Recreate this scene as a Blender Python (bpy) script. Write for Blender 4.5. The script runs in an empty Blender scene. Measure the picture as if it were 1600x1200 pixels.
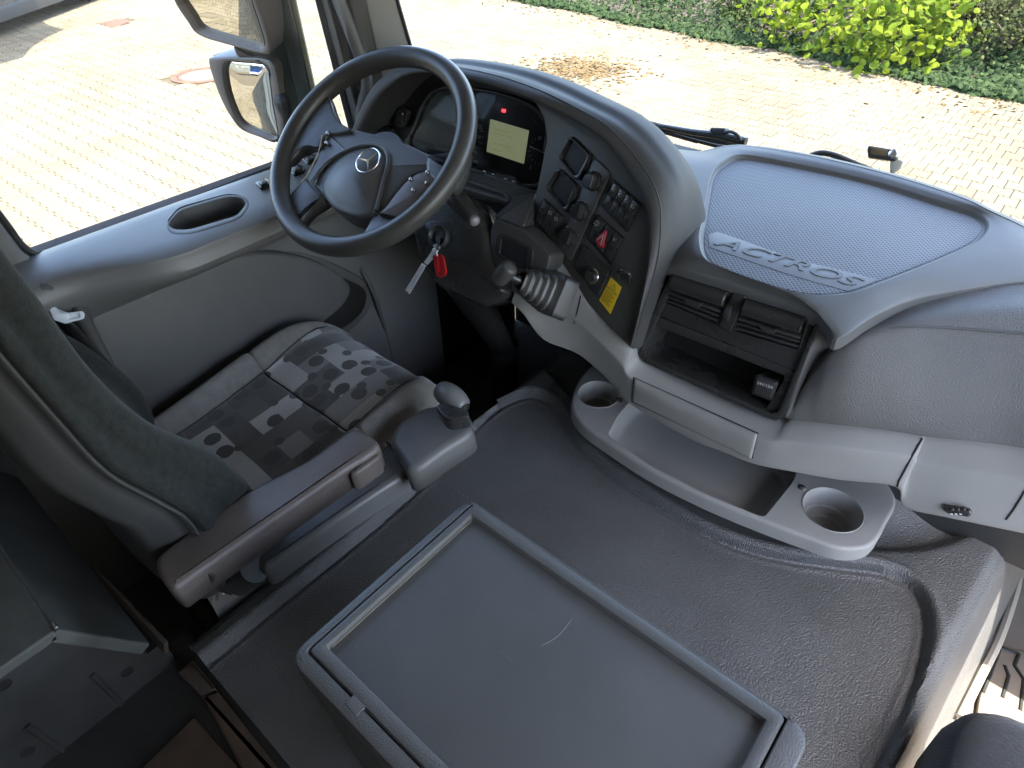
import bpy, bmesh, math, random
from mathutils import Vector as V, Matrix
R = math.radians
random.seed(7)
sc = bpy.context.scene
col = sc.collection

# ------------------------------------------------------------------ camera
F = 1018.0                               # focal length in pixels of a 1600 px wide picture
CX, CY, CZ = V((0.760, 0.649, -0.024)), V((0.405, -0.502, -0.764)), V((-0.508, 0.571, -0.644))
CZ = CZ.normalized(); CX = (CX - CZ*CX.dot(CZ)).normalized(); CY = CZ.cross(CX)   # right, down, forward
EYE = V((0, 0, 1.1))
cam = bpy.data.objects.new('camera', bpy.data.cameras.new('camera'))
col.objects.link(cam); sc.camera = cam
cam.data.sensor_width = 36; cam.data.lens = 36*F/1600; cam.data.clip_start = .02; cam.data.clip_end = 500
cam.matrix_world = Matrix(((CX.x, -CY.x, -CZ.x, EYE.x), (CX.y, -CY.y, -CZ.y, EYE.y), (CX.z, -CY.z, -CZ.z, EYE.z), (0, 0, 0, 1)))

# ------------------------------------------------------------------ light
SUN_EL, SUN_AZ = 64.0, 93.0              # azimuth clockwise from +Y (truck forward): sun stands over the passenger side
w = bpy.data.worlds.new('World'); sc.world = w; w.use_nodes = True
nt = w.node_tree; bg = nt.nodes['Background']
sky = nt.nodes.new('ShaderNodeTexSky'); sky.sky_type = 'NISHITA'; sky.sun_disc = False
sky.sun_elevation = R(SUN_EL); sky.sun_rotation = R(SUN_AZ); sky.air_density = 1.0; sky.dust_density = 2.0; sky.ozone_density = .5
nt.links.new(sky.outputs[0], bg.inputs[0]); bg.inputs[1].default_value = 0.15
sl = bpy.data.lights.new('sun', 'SUN'); sl.energy = 2.4; sl.angle = R(0.5); sl.color = (1, .95, .86)
so = bpy.data.objects.new('sun', sl); col.objects.link(so)
sd = V((math.sin(R(SUN_AZ))*math.cos(R(SUN_EL)), math.cos(R(SUN_AZ))*math.cos(R(SUN_EL)), math.sin(R(SUN_EL))))
so.rotation_euler = sd.to_track_quat('Z', 'Y').to_euler()
so.location = sd*30
sc.view_settings.view_transform = 'Standard'; sc.view_settings.look = 'None'
sc.view_settings.gamma = 1; sc.view_settings.use_curve_mapping = False
sc.cycles.max_bounces = 7; sc.cycles.diffuse_bounces = 5; sc.cycles.glossy_bounces = 3; sc.cycles.transparent_max_bounces = 10
sc.view_settings.exposure = 3.38

# ------------------------------------------------------------------ measuring: a pixel of the photograph and one known coordinate give a point
def ray(px, py): return CX*(px-800) + CY*(py-600) + CZ*F
def X_(px, py, x): d = ray(px, py); return EYE + d*((x-EYE.x)/d.x)
def Y_(px, py, y): d = ray(px, py); return EYE + d*((y-EYE.y)/d.y)
def Z_(px, py, z): d = ray(px, py); return EYE + d*((z-EYE.z)/d.z)
class Plane:
    def __init__(s, p, n):
        s.p = V(p); s.n = V(n).normalized()
        if s.n.dot(EYE-s.p) < 0: s.n = -s.n
        s.u = V((1, 0, 0)) - s.n*s.n.x
        if s.u.length < .2: s.u = V((0, 1, 0)) - s.n*s.n.y
        s.u.normalize(); s.v = s.n.cross(s.u)
    def at(s, px, py, h=0):
        d = ray(px, py); p = s.p + s.n*h
        return EYE + d*((p-EYE).dot(s.n)/d.dot(s.n))
    def two(s, q): q = q-s.p; return (q.dot(s.u), q.dot(s.v))
    def three(s, a, b, h): return s.p + s.u*a + s.v*b + s.n*h
def plane3(a, b, c): return Plane(a, (b-a).cross(c-a))

# ------------------------------------------------------------------ materials
MATS = {}
def mat(name, c, rough=.5, grain=None, bump=.2, var=.0, varscale=6, metal=0, spec=.5, coat=0, emit=None, alpha=None, fine=None, sheen=0):
    if name in MATS: return MATS[name]
    m = bpy.data.materials.new(name); m.use_nodes = True; MATS[name] = m
    n, l = m.node_tree.nodes, m.node_tree.links; b = n['Principled BSDF']
    c = (c[0]*1.04, c[1], c[2]*.93) if max(c)-min(c) < .03 else c
    b.inputs['Base Color'].default_value = (*c, 1); b.inputs['Roughness'].default_value = rough
    b.inputs['Metallic'].default_value = metal; b.inputs['Specular IOR Level'].default_value = spec
    b.inputs['Coat Weight'].default_value = coat; b.inputs['Sheen Weight'].default_value = sheen
    tc = n.new('ShaderNodeTexCoord')
    if emit: b.inputs['Emission Color'].default_value = (*emit[:3], 1); b.inputs['Emission Strength'].default_value = emit[3]
    if var:
        t = n.new('ShaderNodeTexNoise'); t.inputs['Scale'].default_value = varscale; t.inputs['Detail'].default_value = 6; t.inputs['Roughness'].default_value = .65
        l.new(tc.outputs['Object'], t.inputs['Vector'])
        r = n.new('ShaderNodeMapRange'); r.inputs[1].default_value = .3; r.inputs[2].default_value = .7; r.inputs[3].default_value = 1-var; r.inputs[4].default_value = 1+var
        l.new(t.outputs['Fac'], r.inputs[0])
        x = n.new('ShaderNodeMix'); x.data_type = 'RGBA'; x.blend_type = 'MULTIPLY'; x.inputs[0].default_value = 1
        x.inputs[6].default_value = (*c, 1); l.new(r.outputs[0], x.inputs[7]); l.new(x.outputs[2], b.inputs['Base Color'])
        r2 = n.new('ShaderNodeMapRange'); r2.inputs[3].default_value = max(0, rough-.08); r2.inputs[4].default_value = min(1, rough+.08)
        l.new(t.outputs['Fac'], r2.inputs[0]); l.new(r2.outputs[0], b.inputs['Roughness'])
    if grain:
        g = n.new('ShaderNodeTexVoronoi'); g.feature = 'F1'; g.inputs['Scale'].default_value = grain
        q = n.new('ShaderNodeTexNoise'); q.inputs['Scale'].default_value = grain*.6
        ad = n.new('ShaderNodeVectorMath'); ad.operation = 'MULTIPLY_ADD'; ad.inputs[1].default_value = (.0014*200/grain,)*3
        l.new(tc.outputs['Object'], q.inputs['Vector']); l.new(q.outputs['Color'], ad.inputs[0]); l.new(tc.outputs['Object'], ad.inputs[2]); l.new(ad.outputs[0], g.inputs['Vector'])
        bp = n.new('ShaderNodeBump'); bp.inputs['Strength'].default_value = bump; bp.inputs['Distance'].default_value = 1.2/grain; bp.invert = True
        l.new(g.outputs['Distance'], bp.inputs['Height']); l.new(bp.outputs[0], b.inputs['Normal'])
    elif fine:
        q = n.new('ShaderNodeTexNoise'); q.inputs['Scale'].default_value = fine; q.inputs['Detail'].default_value = 4
        l.new(tc.outputs['Object'], q.inputs['Vector'])
        bp = n.new('ShaderNodeBump'); bp.inputs['Strength'].default_value = bump; bp.inputs['Distance'].default_value = .5/fine
        l.new(q.outputs['Fac'], bp.inputs['Height']); l.new(bp.outputs[0], b.inputs['Normal'])
    return m
DARK = mat('dark_plastic', (.034, .034, .035), .42, grain=1000, bump=.12, var=.12)
PANEL = mat('panel_plastic', (.055, .055, .054), .45, grain=900, bump=.12, var=.1)
SHINY = mat('satin_black', (.03, .03, .03), .27, var=.12, fine=900, bump=.05)
BLACK = mat('soft_black', (.008, .008, .008), .6, var=.15)
DASH = mat('dash_grey', (.098, .1, .104), .48, grain=700, bump=.16, var=.1, varscale=4)
HOOD = mat('hood_grey', (.045, .045, .046), .58, grain=750, bump=.14, var=.1)
LEATHER = mat('pad_leather', (.1, .099, .1), .5, grain=480, bump=.4, var=.08)
GREY = mat('light_grey_plastic', (.235, .233, .234), .55, grain=800, bump=.12, var=.07, varscale=5)
DOOR = mat('door_grey', (.125, .127, .131), .42, grain=750, bump=.1, var=.1)
DOORLOW = mat('door_lower', (.08, .08, .082), .55, grain=650, bump=.1, var=.12)
VINYL = mat('tunnel_vinyl', (.098, .1, .103), .4, grain=330, bump=.5, var=.16, varscale=5)
BOXM = mat('box_plastic', (.105, .106, .108), .38, grain=480, bump=.22, var=.1)
BOXIN = mat('box_lid_inset', (.098, .1, .103), .38, fine=900, bump=.04, var=.12, varscale=5)
WHEEL = mat('wheel_rubber', (.048, .048, .047), .33, grain=1200, bump=.15, var=.18, varscale=9)
PADM = mat('wheel_pad', (.07, .071, .074), .36, grain=900, bump=.25, var=.12, varscale=10)
BROWN = mat('bare_brown', (.1, .068, .052), .35, var=.3, varscale=30)
ARM = mat('armrest_foam', (.135, .112, .098), .36, grain=700, bump=.18, var=.22, varscale=7)  # foam browned in its base colour to stand for warm light on it
CHROME = mat('chrome', (.75, .76, .78), .18, metal=1)
STEEL = mat('worn_metal', (.4, .41, .42), .35, metal=1, var=.2)
VELVET = mat('seat_velvet', (.022, .024, .023), .85, fine=420, bump=.8, var=.35, varscale=90, sheen=.1, spec=.1)
SHELL = mat('seat_shell', (.05, .051, .052), .6, grain=750, bump=.14, var=.12)
FAB = mat('seat_fabric', (.175, .172, .168), .9, fine=500, bump=.5, var=.2, varscale=40, sheen=.2)
RUBBER = mat('rubber', (.015, .015, .015), .55, var=.2)
WHITE = mat('white_paper', (.75, .76, .78), .6, var=.05)
RED = mat('red_plastic', (.5, .012, .015), .3, var=.1, varscale=60)
YELLOW = mat('yellow_label', (.75, .5, .02), .5)
INK = mat('print_black', (.02, .02, .02), .6)
INKW = mat('print_white', (.55, .56, .57), .6)
INKB = mat('pen_blue', (.04, .12, .4), .6)
LCD = mat('lcd', (.3, .31, .16), .3, var=.08, varscale=20, emit=(.34, .36, .2, .07))
REDL = mat('warning_lamp', (.5, .01, .01), .4, emit=(1, .04, .05, .5))
PILLAR = mat('pillar_trim', (.16, .16, .155), .5, grain=600, bump=.12, var=.08)
PAINT = mat('cab_paint', (.4, .4, .385), .35, var=.05, coat=.3)
LINING = mat('cab_lining', (.55, .54, .52), .9, fine=400, bump=.2, var=.06)
OLIVE = mat('mirror_arm_paint', (.035, .042, .038), .35, var=.15, coat=.2)
MIRR = mat('mirror_glass', (.62, .62, .6), .0, metal=1)
MIRSH = mat('mirror_shell', (.13, .11, .095), .4, var=.12)
LOCK = mat('locker_lid', (.095, .1, .096), .5, fine=300, bump=.3, var=.3, varscale=9)
LOCKD = mat('locker_panel', (.03, .03, .03), .4, var=.3, varscale=14)
RUST = mat('rust_trim', (.06, .045, .035), .7, fine=200, bump=.5, var=.4, varscale=18)
WARMMAT = mat('warm_lit_mat', (.075, .048, .03), .75, fine=350, bump=.5, var=.3, varscale=20)  # brown base colour carries the warm light on the rear floor
BEIGE = mat('footwell_mat', (.2, .165, .13), .6, fine=250, bump=.3, var=.15)
STONE = None

def glassmat(name, tint, gl):
    m = bpy.data.materials.new(name); m.use_nodes = True; n, l = m.node_tree.nodes, m.node_tree.links
    n.remove(n['Principled BSDF']); o = n['Material Output']
    t = n.new('ShaderNodeBsdfTransparent'); t.inputs[0].default_value = (*tint, 1)
    g = n.new('ShaderNodeBsdfGlossy'); g.inputs['Roughness'].default_value = .01
    f = n.new('ShaderNodeFresnel'); f.inputs[0].default_value = 1.35
    k = n.new('ShaderNodeMath'); k.operation = 'MULTIPLY'; k.inputs[1].default_value = gl
    x = n.new('ShaderNodeMixShader'); l.new(f.outputs[0], k.inputs[0]); l.new(k.outputs[0], x.inputs[0]); l.new(t.outputs[0], x.inputs[1]); l.new(g.outputs[0], x.inputs[2])
    l.new(x.outputs[0], o.inputs[0]); return m
GLASS = glassmat('window_glass', (.97, .98, .97), .7)
LENS = glassmat('cluster_lens', (.8, .82, .84), .9)

# ------------------------------------------------------------------ building helpers
def thing(name, label, cat, loc=(0, 0, 0), group=None):
    o = bpy.data.objects.new(name, None); col.objects.link(o); o.location = loc
    o['label'] = label; o['category'] = cat
    if group: o['group'] = group
    return o
def wloc(o):
    p = V((0, 0, 0))
    while o: p = p + o.location; o = o.parent
    return p
def obj(name, verts, faces, m, parent=None, smooth=True, label=None, cat=None, kind=None, group=None, sharp=35, loc=None):
    me = bpy.data.meshes.new(name)
    off = wloc(parent) if parent else V(loc or (0, 0, 0))
    me.from_pydata([tuple(V(v)-off) for v in verts], [], faces); me.update()
    bm = bmesh.new(); bm.from_mesh(me); bmesh.ops.remove_doubles(bm, verts=bm.verts, dist=1e-6); bmesh.ops.recalc_face_normals(bm, faces=bm.faces)
    for f in bm.faces: f.smooth = smooth
    if smooth and sharp:
        for e in bm.edges:
            if len(e.link_faces) == 2 and e.calc_face_angle(0) > R(sharp): e.smooth = False
    bm.to_mesh(me); bm.free()
    if not isinstance(m, (list, tuple)): m = [m]
    for k in m: me.materials.append(k)
    o = bpy.data.objects.new(name, me); col.objects.link(o)
    if parent: o.parent = parent
    elif loc: o.location = loc
    if label: o['label'] = label
    if cat: o['category'] = cat
    if kind: o['kind'] = kind
    if group: o['group'] = group
    return o
def cr(p0, p1, p2, p3, t):
    return .5*((2*p1) + (p2-p0)*t + (2*p0-5*p1+4*p2-p3)*t*t + (3*p1-p0-3*p2+p3)*t*t*t)
def spline(pts, n, closed=False):
    """n samples per span through pts"""
    pts = [V(p) for p in pts]; N = len(pts); out = []
    rng = N if closed else N-1
    for i in range(rng):
        g = (lambda k: pts[k % N]) if closed else (lambda k: pts[max(0, min(N-1, k))])
        p0, p1, p2, p3 = g(i-1), g(i), g(i+1), g(i+2)
        if not closed and i == 0: p0 = p1*2-p2
        if not closed and i == N-2: p3 = p2*2-p1
        for k in range(n): out.append(cr(p0, p1, p2, p3, k/n))
    if not closed: out.append(pts[-1].copy())
    return out
def grid(rows, closed=False):
    n = len(rows[0]); vs = [v for r in rows for v in r]; fs = []
    for i in range(len(rows)-1):
        for j in range(n if closed else n-1):
            k = (j+1) % n; fs.append((i*n+j, i*n+k, (i+1)*n+k, (i+1)*n+j))
    return vs, fs
def loftrows(rows, nu=4, nv=4, closed=False):
    a = [spline(r, nu, closed) for r in rows]
    cols = [spline([r[j] for r in a], nv) for j in range(len(a[0]))]
    return grid([[c[i] for c in cols] for i in range(len(cols[0]))], closed)
def loft(name, rows, m, parent=None, nu=4, nv=4, closed=False, thick=0, **k):
    vs, fs = loftrows(rows, nu, nv, closed)
    o = obj(name, vs, fs, m, parent, **k)
    if thick:
        s = o.modifiers.new('s', 'SOLIDIFY'); s.thickness = abs(thick); s.offset = -1 if thick > 0 else 1
    return o
def tubegeo(path, rad, seg=12, squash=1, cap=True):
    path = [V(p) for p in path]; N = len(path)
    if not isinstance(rad, (list, tuple)): rad = [rad]*N
    vs, fs = [], []; up = None
    for i, p in enumerate(path):
        t = (path[min(i+1, N-1)]-path[max(i-1, 0)]).normalized()
        if up is None: up = V((0, 0, 1)) if abs(t.z) < .9 else V((1, 0, 0))
        a = t.cross(up).normalized(); b = a.cross(t).normalized(); up = b
        for k in range(seg):
            th = 2*math.pi*k/seg; vs.append(p + a*math.cos(th)*rad[i] + b*math.sin(th)*rad[i]*squash)
    for i in range(N-1):
        for k in range(seg):
            q = (k+1) % seg; fs.append((i*seg+k, i*seg+q, (i+1)*seg+q, (i+1)*seg+k))
    if cap: fs += [tuple(range(seg))[::-1], tuple(range((N-1)*seg, N*seg))]
    return vs, fs
def tube(name, path, rad, m, parent=None, seg=12, squash=1, sm=0, **k):
    if sm:
        if isinstance(rad, (list, tuple)):
            rr = spline([V((r, 0, 0)) for r in rad], sm); rad = [r.x for r in rr]
        path = spline(path, sm)
    return obj(name, *tubegeo(path, rad, seg, squash), m, parent, **k)
def roundpoly(p, r, seg=4):
    """round the corners of a 2D polygon"""
    if r <= 0: return list(p)
    out = []; N = len(p)
    for i in range(N):
        a, b, c = V(p[i-1]), V(p[i]), V(p[(i+1) % N])
        da, dc = a-b, c-b; la, lc = da.length, dc.length
        if la < 1e-9 or lc < 1e-9: continue
        k = min(r, la*.48, lc*.48); s, e = b+da/la*k, b+dc/lc*k
        for j in range(seg+1):
            t = j/seg; q = s*(1-t)**2 + b*2*t*(1-t) + e*t*t; out.append((q.x, q.y))
    return out
def area2(p): return .5*sum(p[i-1][0]*p[i][1]-p[i][0]*p[i-1][1] for i in range(len(p)))
def inset(p, d):
    N = len(p); s = 1 if area2(p) > 0 else -1; out = []
    for i in range(N):
        a, b, c = V(p[i-1]), V(p[i]), V(p[(i+1) % N])
        e1, e2 = (b-a), (c-b)
        if e1.length < 1e-9: e1 = e2
        if e2.length < 1e-9: e2 = e1
        e1.normalize(); e2.normalize()
        n1, n2 = V((-e1.y, e1.x))*s, V((-e2.y, e2.x))*s; n = n1+n2
        if n.length < 1e-6: n = n1
        n.normalize(); k = max(.45, n.dot(n1)); q = b+n*(d/k); out.append((q.x, q.y))
    return out
def prismgeo(poly, pl, h0, h1, bev=.002, seg=3, dome=0):
    """2D outline raised from h0 to h1 above a plane, top edge rounded"""
    if area2(poly) < 0: poly = poly[::-1]
    loops = [(poly, h0), (poly, h1-bev)]
    for j in range(1, seg+1):
        a = j/seg*math.pi/2; loops.append((inset(poly, bev*(1-math.cos(a))), h1-bev+bev*math.sin(a)))
    n = len(poly); vs, fs = [], []
    for lp, h in loops: vs += [pl.three(a, b, h) for a, b in lp]
    for i in range(len(loops)-1):
        for j in range(n):
            k = (j+1) % n; fs.append((i*n+j, i*n+k, (i+1)*n+k, (i+1)*n+j))
    L = len(loops)-1
    if dome:
        cx = sum(p[0] for p in loops[-1][0])/n; cy = sum(p[1] for p in loops[-1][0])/n
        M = 10
        for m_ in range(1, M):
            t = 1-m_/M
            vs += [pl.three(cx+(a-cx)*t, cy+(b-cy)*t, h1+dome*(1-t*t)) for a, b in loops[-1][0]]
            b0 = (L+m_-1)*n
            for j in range(n):
                k = (j+1) % n; fs.append((b0+j, b0+k, b0+n+k, b0+n+j))
        vs.append(pl.three(cx, cy, h1+dome)); c = len(vs)-1; b0 = (L+M-1)*n
        for j in range(n): fs.append((b0+j, b0+(j+1) % n, c))
    else: fs.append(tuple(range(L*n, L*n+n)))
    fs.append(tuple(range(n))[::-1])
    return vs, fs
def outline(px, pl, h, r=0, curve=0):
    p = [pl.two(pl.at(a, b, h)) for a, b in px]
    if curve: return [(q.x, q.y) for q in spline([V((a, b)) for a, b in p], curve, True)]
    return roundpoly(p, r)
def slab(name, px, pl, h0, h1, m, parent=None, r=.003, bev=.0015, curve=0, dome=0, **k):
    return obj(name, *prismgeo(outline(px, pl, h1, r, curve), pl, h0, h1, bev, dome=dome), m, parent, **k)
def resample(p, n):
    p = [V(q) for q in p]; N = len(p); L = [0]
    for i in range(N): L.append(L[-1]+(p[(i+1) % N]-p[i]).length)
    out = []; i = 0
    for k in range(n):
        s = L[-1]*k/n
        while L[i+1] < s: i += 1
        t = (s-L[i])/max(1e-9, L[i+1]-L[i]); out.append(p[i].lerp(p[(i+1) % N], t))
    return out
def bezel(name, outer, inner, pl, h0, h1, depth, m, parent=None, r=.004, ri=.003, floor=True, n=64, bev=.0012, curve=0, floor_m=None, **k):
    """a raised frame round a sunken pocket"""
    o2 = [(v.x, v.y) for v in resample(outline(outer, pl, h1, r, curve), n)]
    i2 = [(v.x, v.y) for v in resample(outline(inner, pl, h1, ri, curve), n)]
    if area2(o2) < 0: o2 = o2[::-1]; i2 = i2[::-1]
    loops = [(o2, h0), (o2, h1-bev), (inset(o2, bev*.3), h1-bev*.3), (inset(o2, bev), h1), (inset(i2, -bev), h1), (inset(i2, -bev*.3), h1-bev*.3), (i2, h1-bev), (inset(i2, .0005), depth)]
    vs, fs = [], []
    for lp, h in loops: vs += [pl.three(a, b, h) for a, b in lp]
    for i in range(len(loops)-1):
        for j in range(n):
            q = (j+1) % n; fs.append((i*n+j, i*n+q, (i+1)*n+q, (i+1)*n+j))
    if floor: fs.append(tuple(range((len(loops)-1)*n, len(loops)*n)))
    ob = obj(name, vs, fs, [m, floor_m or m], parent, **k)
    if floor_m:
        big = max(ob.data.polygons, key=lambda f: len(f.vertices)); big.material_index = 1
    return ob
def disc(name, px, py, pl, rad, h0, h1, m, parent=None, bev=.001, n=28, **k):
    c = pl.two(pl.at(px, py, h1))
    return obj(name, *prismgeo([(c[0]+rad*math.cos(2*math.pi*i/n), c[1]+rad*math.sin(2*math.pi*i/n)) for i in range(n)], pl, h0, h1, bev), m, parent, **k)
def boxgeo(lo, hi, b=.004):
    pl = Plane((0, 0, 0), (0, 0, 1)); pl.n = V((0, 0, 1)); pl.u = V((1, 0, 0)); pl.v = V((0, 1, 0))
    return prismgeo(roundpoly([(lo[0], lo[1]), (hi[0], lo[1]), (hi[0], hi[1]), (lo[0], hi[1])], b*2), pl, lo[2], hi[2], b)
def box(name, lo, hi, m, parent=None, b=.004, **k): return obj(name, *boxgeo(lo, hi, b), m, parent, **k)
def merge(*geos):
    vs, fs = [], []
    for v, f in geos:
        o = len(vs); vs += list(v); fs += [tuple(i+o for i in q) for q in f]
    return vs, fs
def cut(target, cutters):
    """real recesses: boolean difference, baked into the mesh"""
    cs = []
    for v, f in cutters:
        c = obj('cutter', v, f, DARK); cs.append(c)
        b = target.modifiers.new('b', 'BOOLEAN'); b.object = c; b.operation = 'DIFFERENCE'; b.solver = 'EXACT'
    bpy.context.view_layer.update()
    dg = bpy.context.evaluated_depsgraph_get(); me = bpy.data.meshes.new_from_object(target.evaluated_get(dg))
    target.modifiers.clear(); target.data = me
    for c in cs: bpy.data.objects.remove(c)
    bm = bmesh.new(); bm.from_mesh(me)
    for f in bm.faces: f.smooth = True
    for e in bm.edges: e.smooth = not (len(e.link_faces) == 2 and e.calc_face_angle(0) > R(35))
    bm.to_mesh(me); bm.free()
def text(name, s, origin, right, up, size, m, parent, depth=.0004, shear=0, sx=1, align='CENTER', weight=0):
    cu = bpy.data.curves.new(name, 'FONT'); cu.body = s; cu.size = size; cu.extrude = depth; cu.shear = shear; cu.align_x = align; cu.align_y = 'CENTER'; cu.offset = weight
    t = bpy.data.objects.new(name, cu); col.objects.link(t)
    bpy.context.view_layer.update()
    me = bpy.data.meshes.new_from_object(t.evaluated_get(bpy.context.evaluated_depsgraph_get())); bpy.data.objects.remove(t)
    right = V(right).normalized(); n = right.cross(V(up)).normalized(); up = n.cross(right)
    off = wloc(parent)
    for v in me.vertices: c = v.co.copy(); v.co = V(origin)+right*c.x*sx+up*c.y+n*c.z-off
    me.materials.clear(); me.materials.append(m)
    o = bpy.data.objects.new(name, me); col.objects.link(o); o.parent = parent
    return o

# ================================================================== SETTING
ZG = -1.45
# ---- ground sheet, sand bedding under the pavers
def groundmat():
    m = bpy.data.materials.new('bedding_sand'); m.use_nodes = True; n, l = m.node_tree.nodes, m.node_tree.links; b = n['Principled BSDF']
    tc = n.new('ShaderNodeTexCoord'); t = n.new('ShaderNodeTexNoise'); t.inputs['Scale'].default_value = 2.2; t.inputs['Detail'].default_value = 8
    r = n.new('ShaderNodeValToRGB'); r.color_ramp.elements[0].position = .35; r.color_ramp.elements[0].color = (.035, .027, .011, 1); r.color_ramp.elements[1].position = .65; r.color_ramp.elements[1].color = (.062, .048, .022, 1)
    l.new(tc.outputs['Object'], t.inputs['Vector']); l.new(t.outputs['Fac'], r.inputs[0]); l.new(r.outputs[0], b.inputs['Base Color']); b.inputs['Roughness'].default_value = .95
    return m
def stonemat():
    m = bpy.data.materials.new('paver_concrete'); m.use_nodes = True; n, l = m.node_tree.nodes, m.node_tree.links; b = n['Principled BSDF']
    g = n.new('ShaderNodeNewGeometry')
    t = n.new('ShaderNodeTexNoise'); t.inputs['Scale'].default_value = .7; t.inputs['Detail'].default_value = 7; t.inputs['Roughness'].default_value = .62
    l.new(g.outputs['Position'], t.inputs['Vector'])
    r = n.new('ShaderNodeValToRGB'); e = r.color_ramp.elements; e[0].position = .36; e[0].color = (.088, .072, .04, 1); e[1].position = .64; e[1].color = (.116, .1, .066, 1)
    l.new(t.outputs['Fac'], r.inputs[0])
    pr = n.new('ShaderNodeMapRange'); pr.inputs[3].default_value = .8; pr.inputs[4].default_value = 1.15; l.new(g.outputs['Random Per Island'], pr.inputs[0])
    x = n.new('ShaderNodeMix'); x.data_type = 'RGBA'; x.blend_type = 'MULTIPLY'; x.inputs[0].default_value = 1; l.new(r.outputs[0], x.inputs[6]); l.new(pr.outputs[0], x.inputs[7])
    f = n.new('ShaderNodeTexNoise'); f.inputs['Scale'].default_value = 55; f.inputs['Detail'].default_value = 4; l.new(g.outputs['Position'], f.inputs['Vector'])
    fr = n.new('ShaderNodeMapRange'); fr.inputs[1].default_value = .3; fr.inputs[2].default_value = .7; fr.inputs[3].default_value = .82; fr.inputs[4].default_value = 1.12; l.new(f.outputs['Fac'], fr.inputs[0])
    y = n.new('ShaderNodeMix'); y.data_type = 'RGBA'; y.blend_type = 'MULTIPLY'; y.inputs[0].default_value = 1; l.new(x.outputs[2], y.inputs[6]); l.new(fr.outputs[0], y.inputs[7])
    l.new(y.outputs[2], b.inputs['Base Color']); b.inputs['Roughness'].default_value = .9
    bp = n.new('ShaderNodeBump'); bp.inputs['Strength'].default_value = .3; bp.inputs['Distance'].default_value = .004; l.new(f.outputs['Fac'], bp.inputs['Height']); l.new(bp.outputs[0], b.inputs['Normal'])
    return m
STONE = stonemat()
S = 150
ground = obj('ground', [(-S, -S, ZG-.012), (S, -S, ZG-.012), (S, S, ZG-.012), (-S, S, ZG-.012)], [(0, 1, 2, 3)], groundmat(), smooth=False, kind='structure')
ground['label'] = 'sunlit yard surface of sand jointed concrete pavers'
L_, W_, A_ = .168, .196, .012
def paver_outline(g=.0038):
    hl, hw, s = L_/2-g, W_/2-g, .010
    top = [(-hl, hw+A_), (-L_/4-s, hw+A_), (-L_/4+s, hw-A_), (L_/4-s, hw-A_), (L_/4+s, hw+A_), (hl, hw+A_)]
    return top + [(-a, -b) for a, b in top]
def paver_geo():
    o = paver_outline(); n = len(o)
    if area2(o) < 0: o = o[::-1]
    i2 = inset(o, .006); vs = [(a, b, -.011) for a, b in o]+[(a, b, -.005) for a, b in o]+[(a, b, 0) for a, b in i2]; fs = []
    for k in range(2):
        for j in range(n):
            q = (j+1) % n; fs.append((k*n+j, k*n+q, (k+1)*n+q, (k+1)*n+j))
    fs.append(tuple(range(2*n, 3*n))); return vs, fs
pv, pf = paver_geo()
pme = bpy.data.meshes.new('paver'); pme.from_pydata(pv, [], pf); pme.materials.append(STONE); pme.update()
def topix(p):
    q = V(p)-EYE; d = q.dot(CZ)
    return (q.dot(CX)/d*F+800, q.dot(CY)/d*F+600, d) if d > .05 else (0, 0, -1)
covers = [(V((-10.0, 4.62)), .43), (V((-16.2, 5.05)), .43), (V((-12.05, 5.35)), .3)]
covers[0] = (Z_(316, 117, ZG).xy, .43); covers[1] = (Z_(103, 3, ZG).xy, .45); covers[2] = (Z_(180, 35, ZG).xy, .26)
spots = []
for j in range(-50, 75):
    for i in range(-140, 30):
        x = i*L_ + (j % 2)*L_/2; y = j*W_
        if any((V((x, y))-c).length < r+.05 for c, r in covers): continue
        px, py, d = topix((x, y, ZG))
        seen = d > 0 and -260 < px < 1900 and -160 < py < 440
        mir = -9 < x < -1.2 and -9.5 < y < 1.5
        if not (seen or mir) or y > 12.8: continue
        vis = d > 0 and 0 < px < 1560 and 0 < py < 400 and not (mir and not seen)
        hidden = px > 420 and py > 60+max(0, (px-1000))*.45 if vis else True
        spots.append((0 if (vis and not hidden) else 1, d if d > 0 else 99, x, y))
spots.sort()
big, rest = spots[:300], spots[300:]
for k, (_, _, x, y) in enumerate(big):
    o = bpy.data.objects.new('paver', pme); col.objects.link(o); o.parent = ground
    o.location = (x, y, ZG+random.uniform(-.002, .002)); o.rotation_euler = (random.gauss(0, .008), random.gauss(0, .008), random.gauss(0, .006))
vs, fs = [], []
for _, d, x, y in rest:
    z = ZG+random.uniform(-.002, .002); tx, ty, o = random.gauss(0, .008), random.gauss(0, .008), len(vs)
    vs += [(a+x, b+y, c+z+a*tx+b*ty) for a, b, c in pv]; fs += [tuple(q+o for q in f) for f in pf]
me = bpy.data.meshes.new('paver_field'); me.from_pydata(vs, [], fs); me.materials.append(STONE); me.update()
o = bpy.data.objects.new('paver_field', me); col.objects.link(o); o.parent = ground; o['kind'] = 'stuff'
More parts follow.
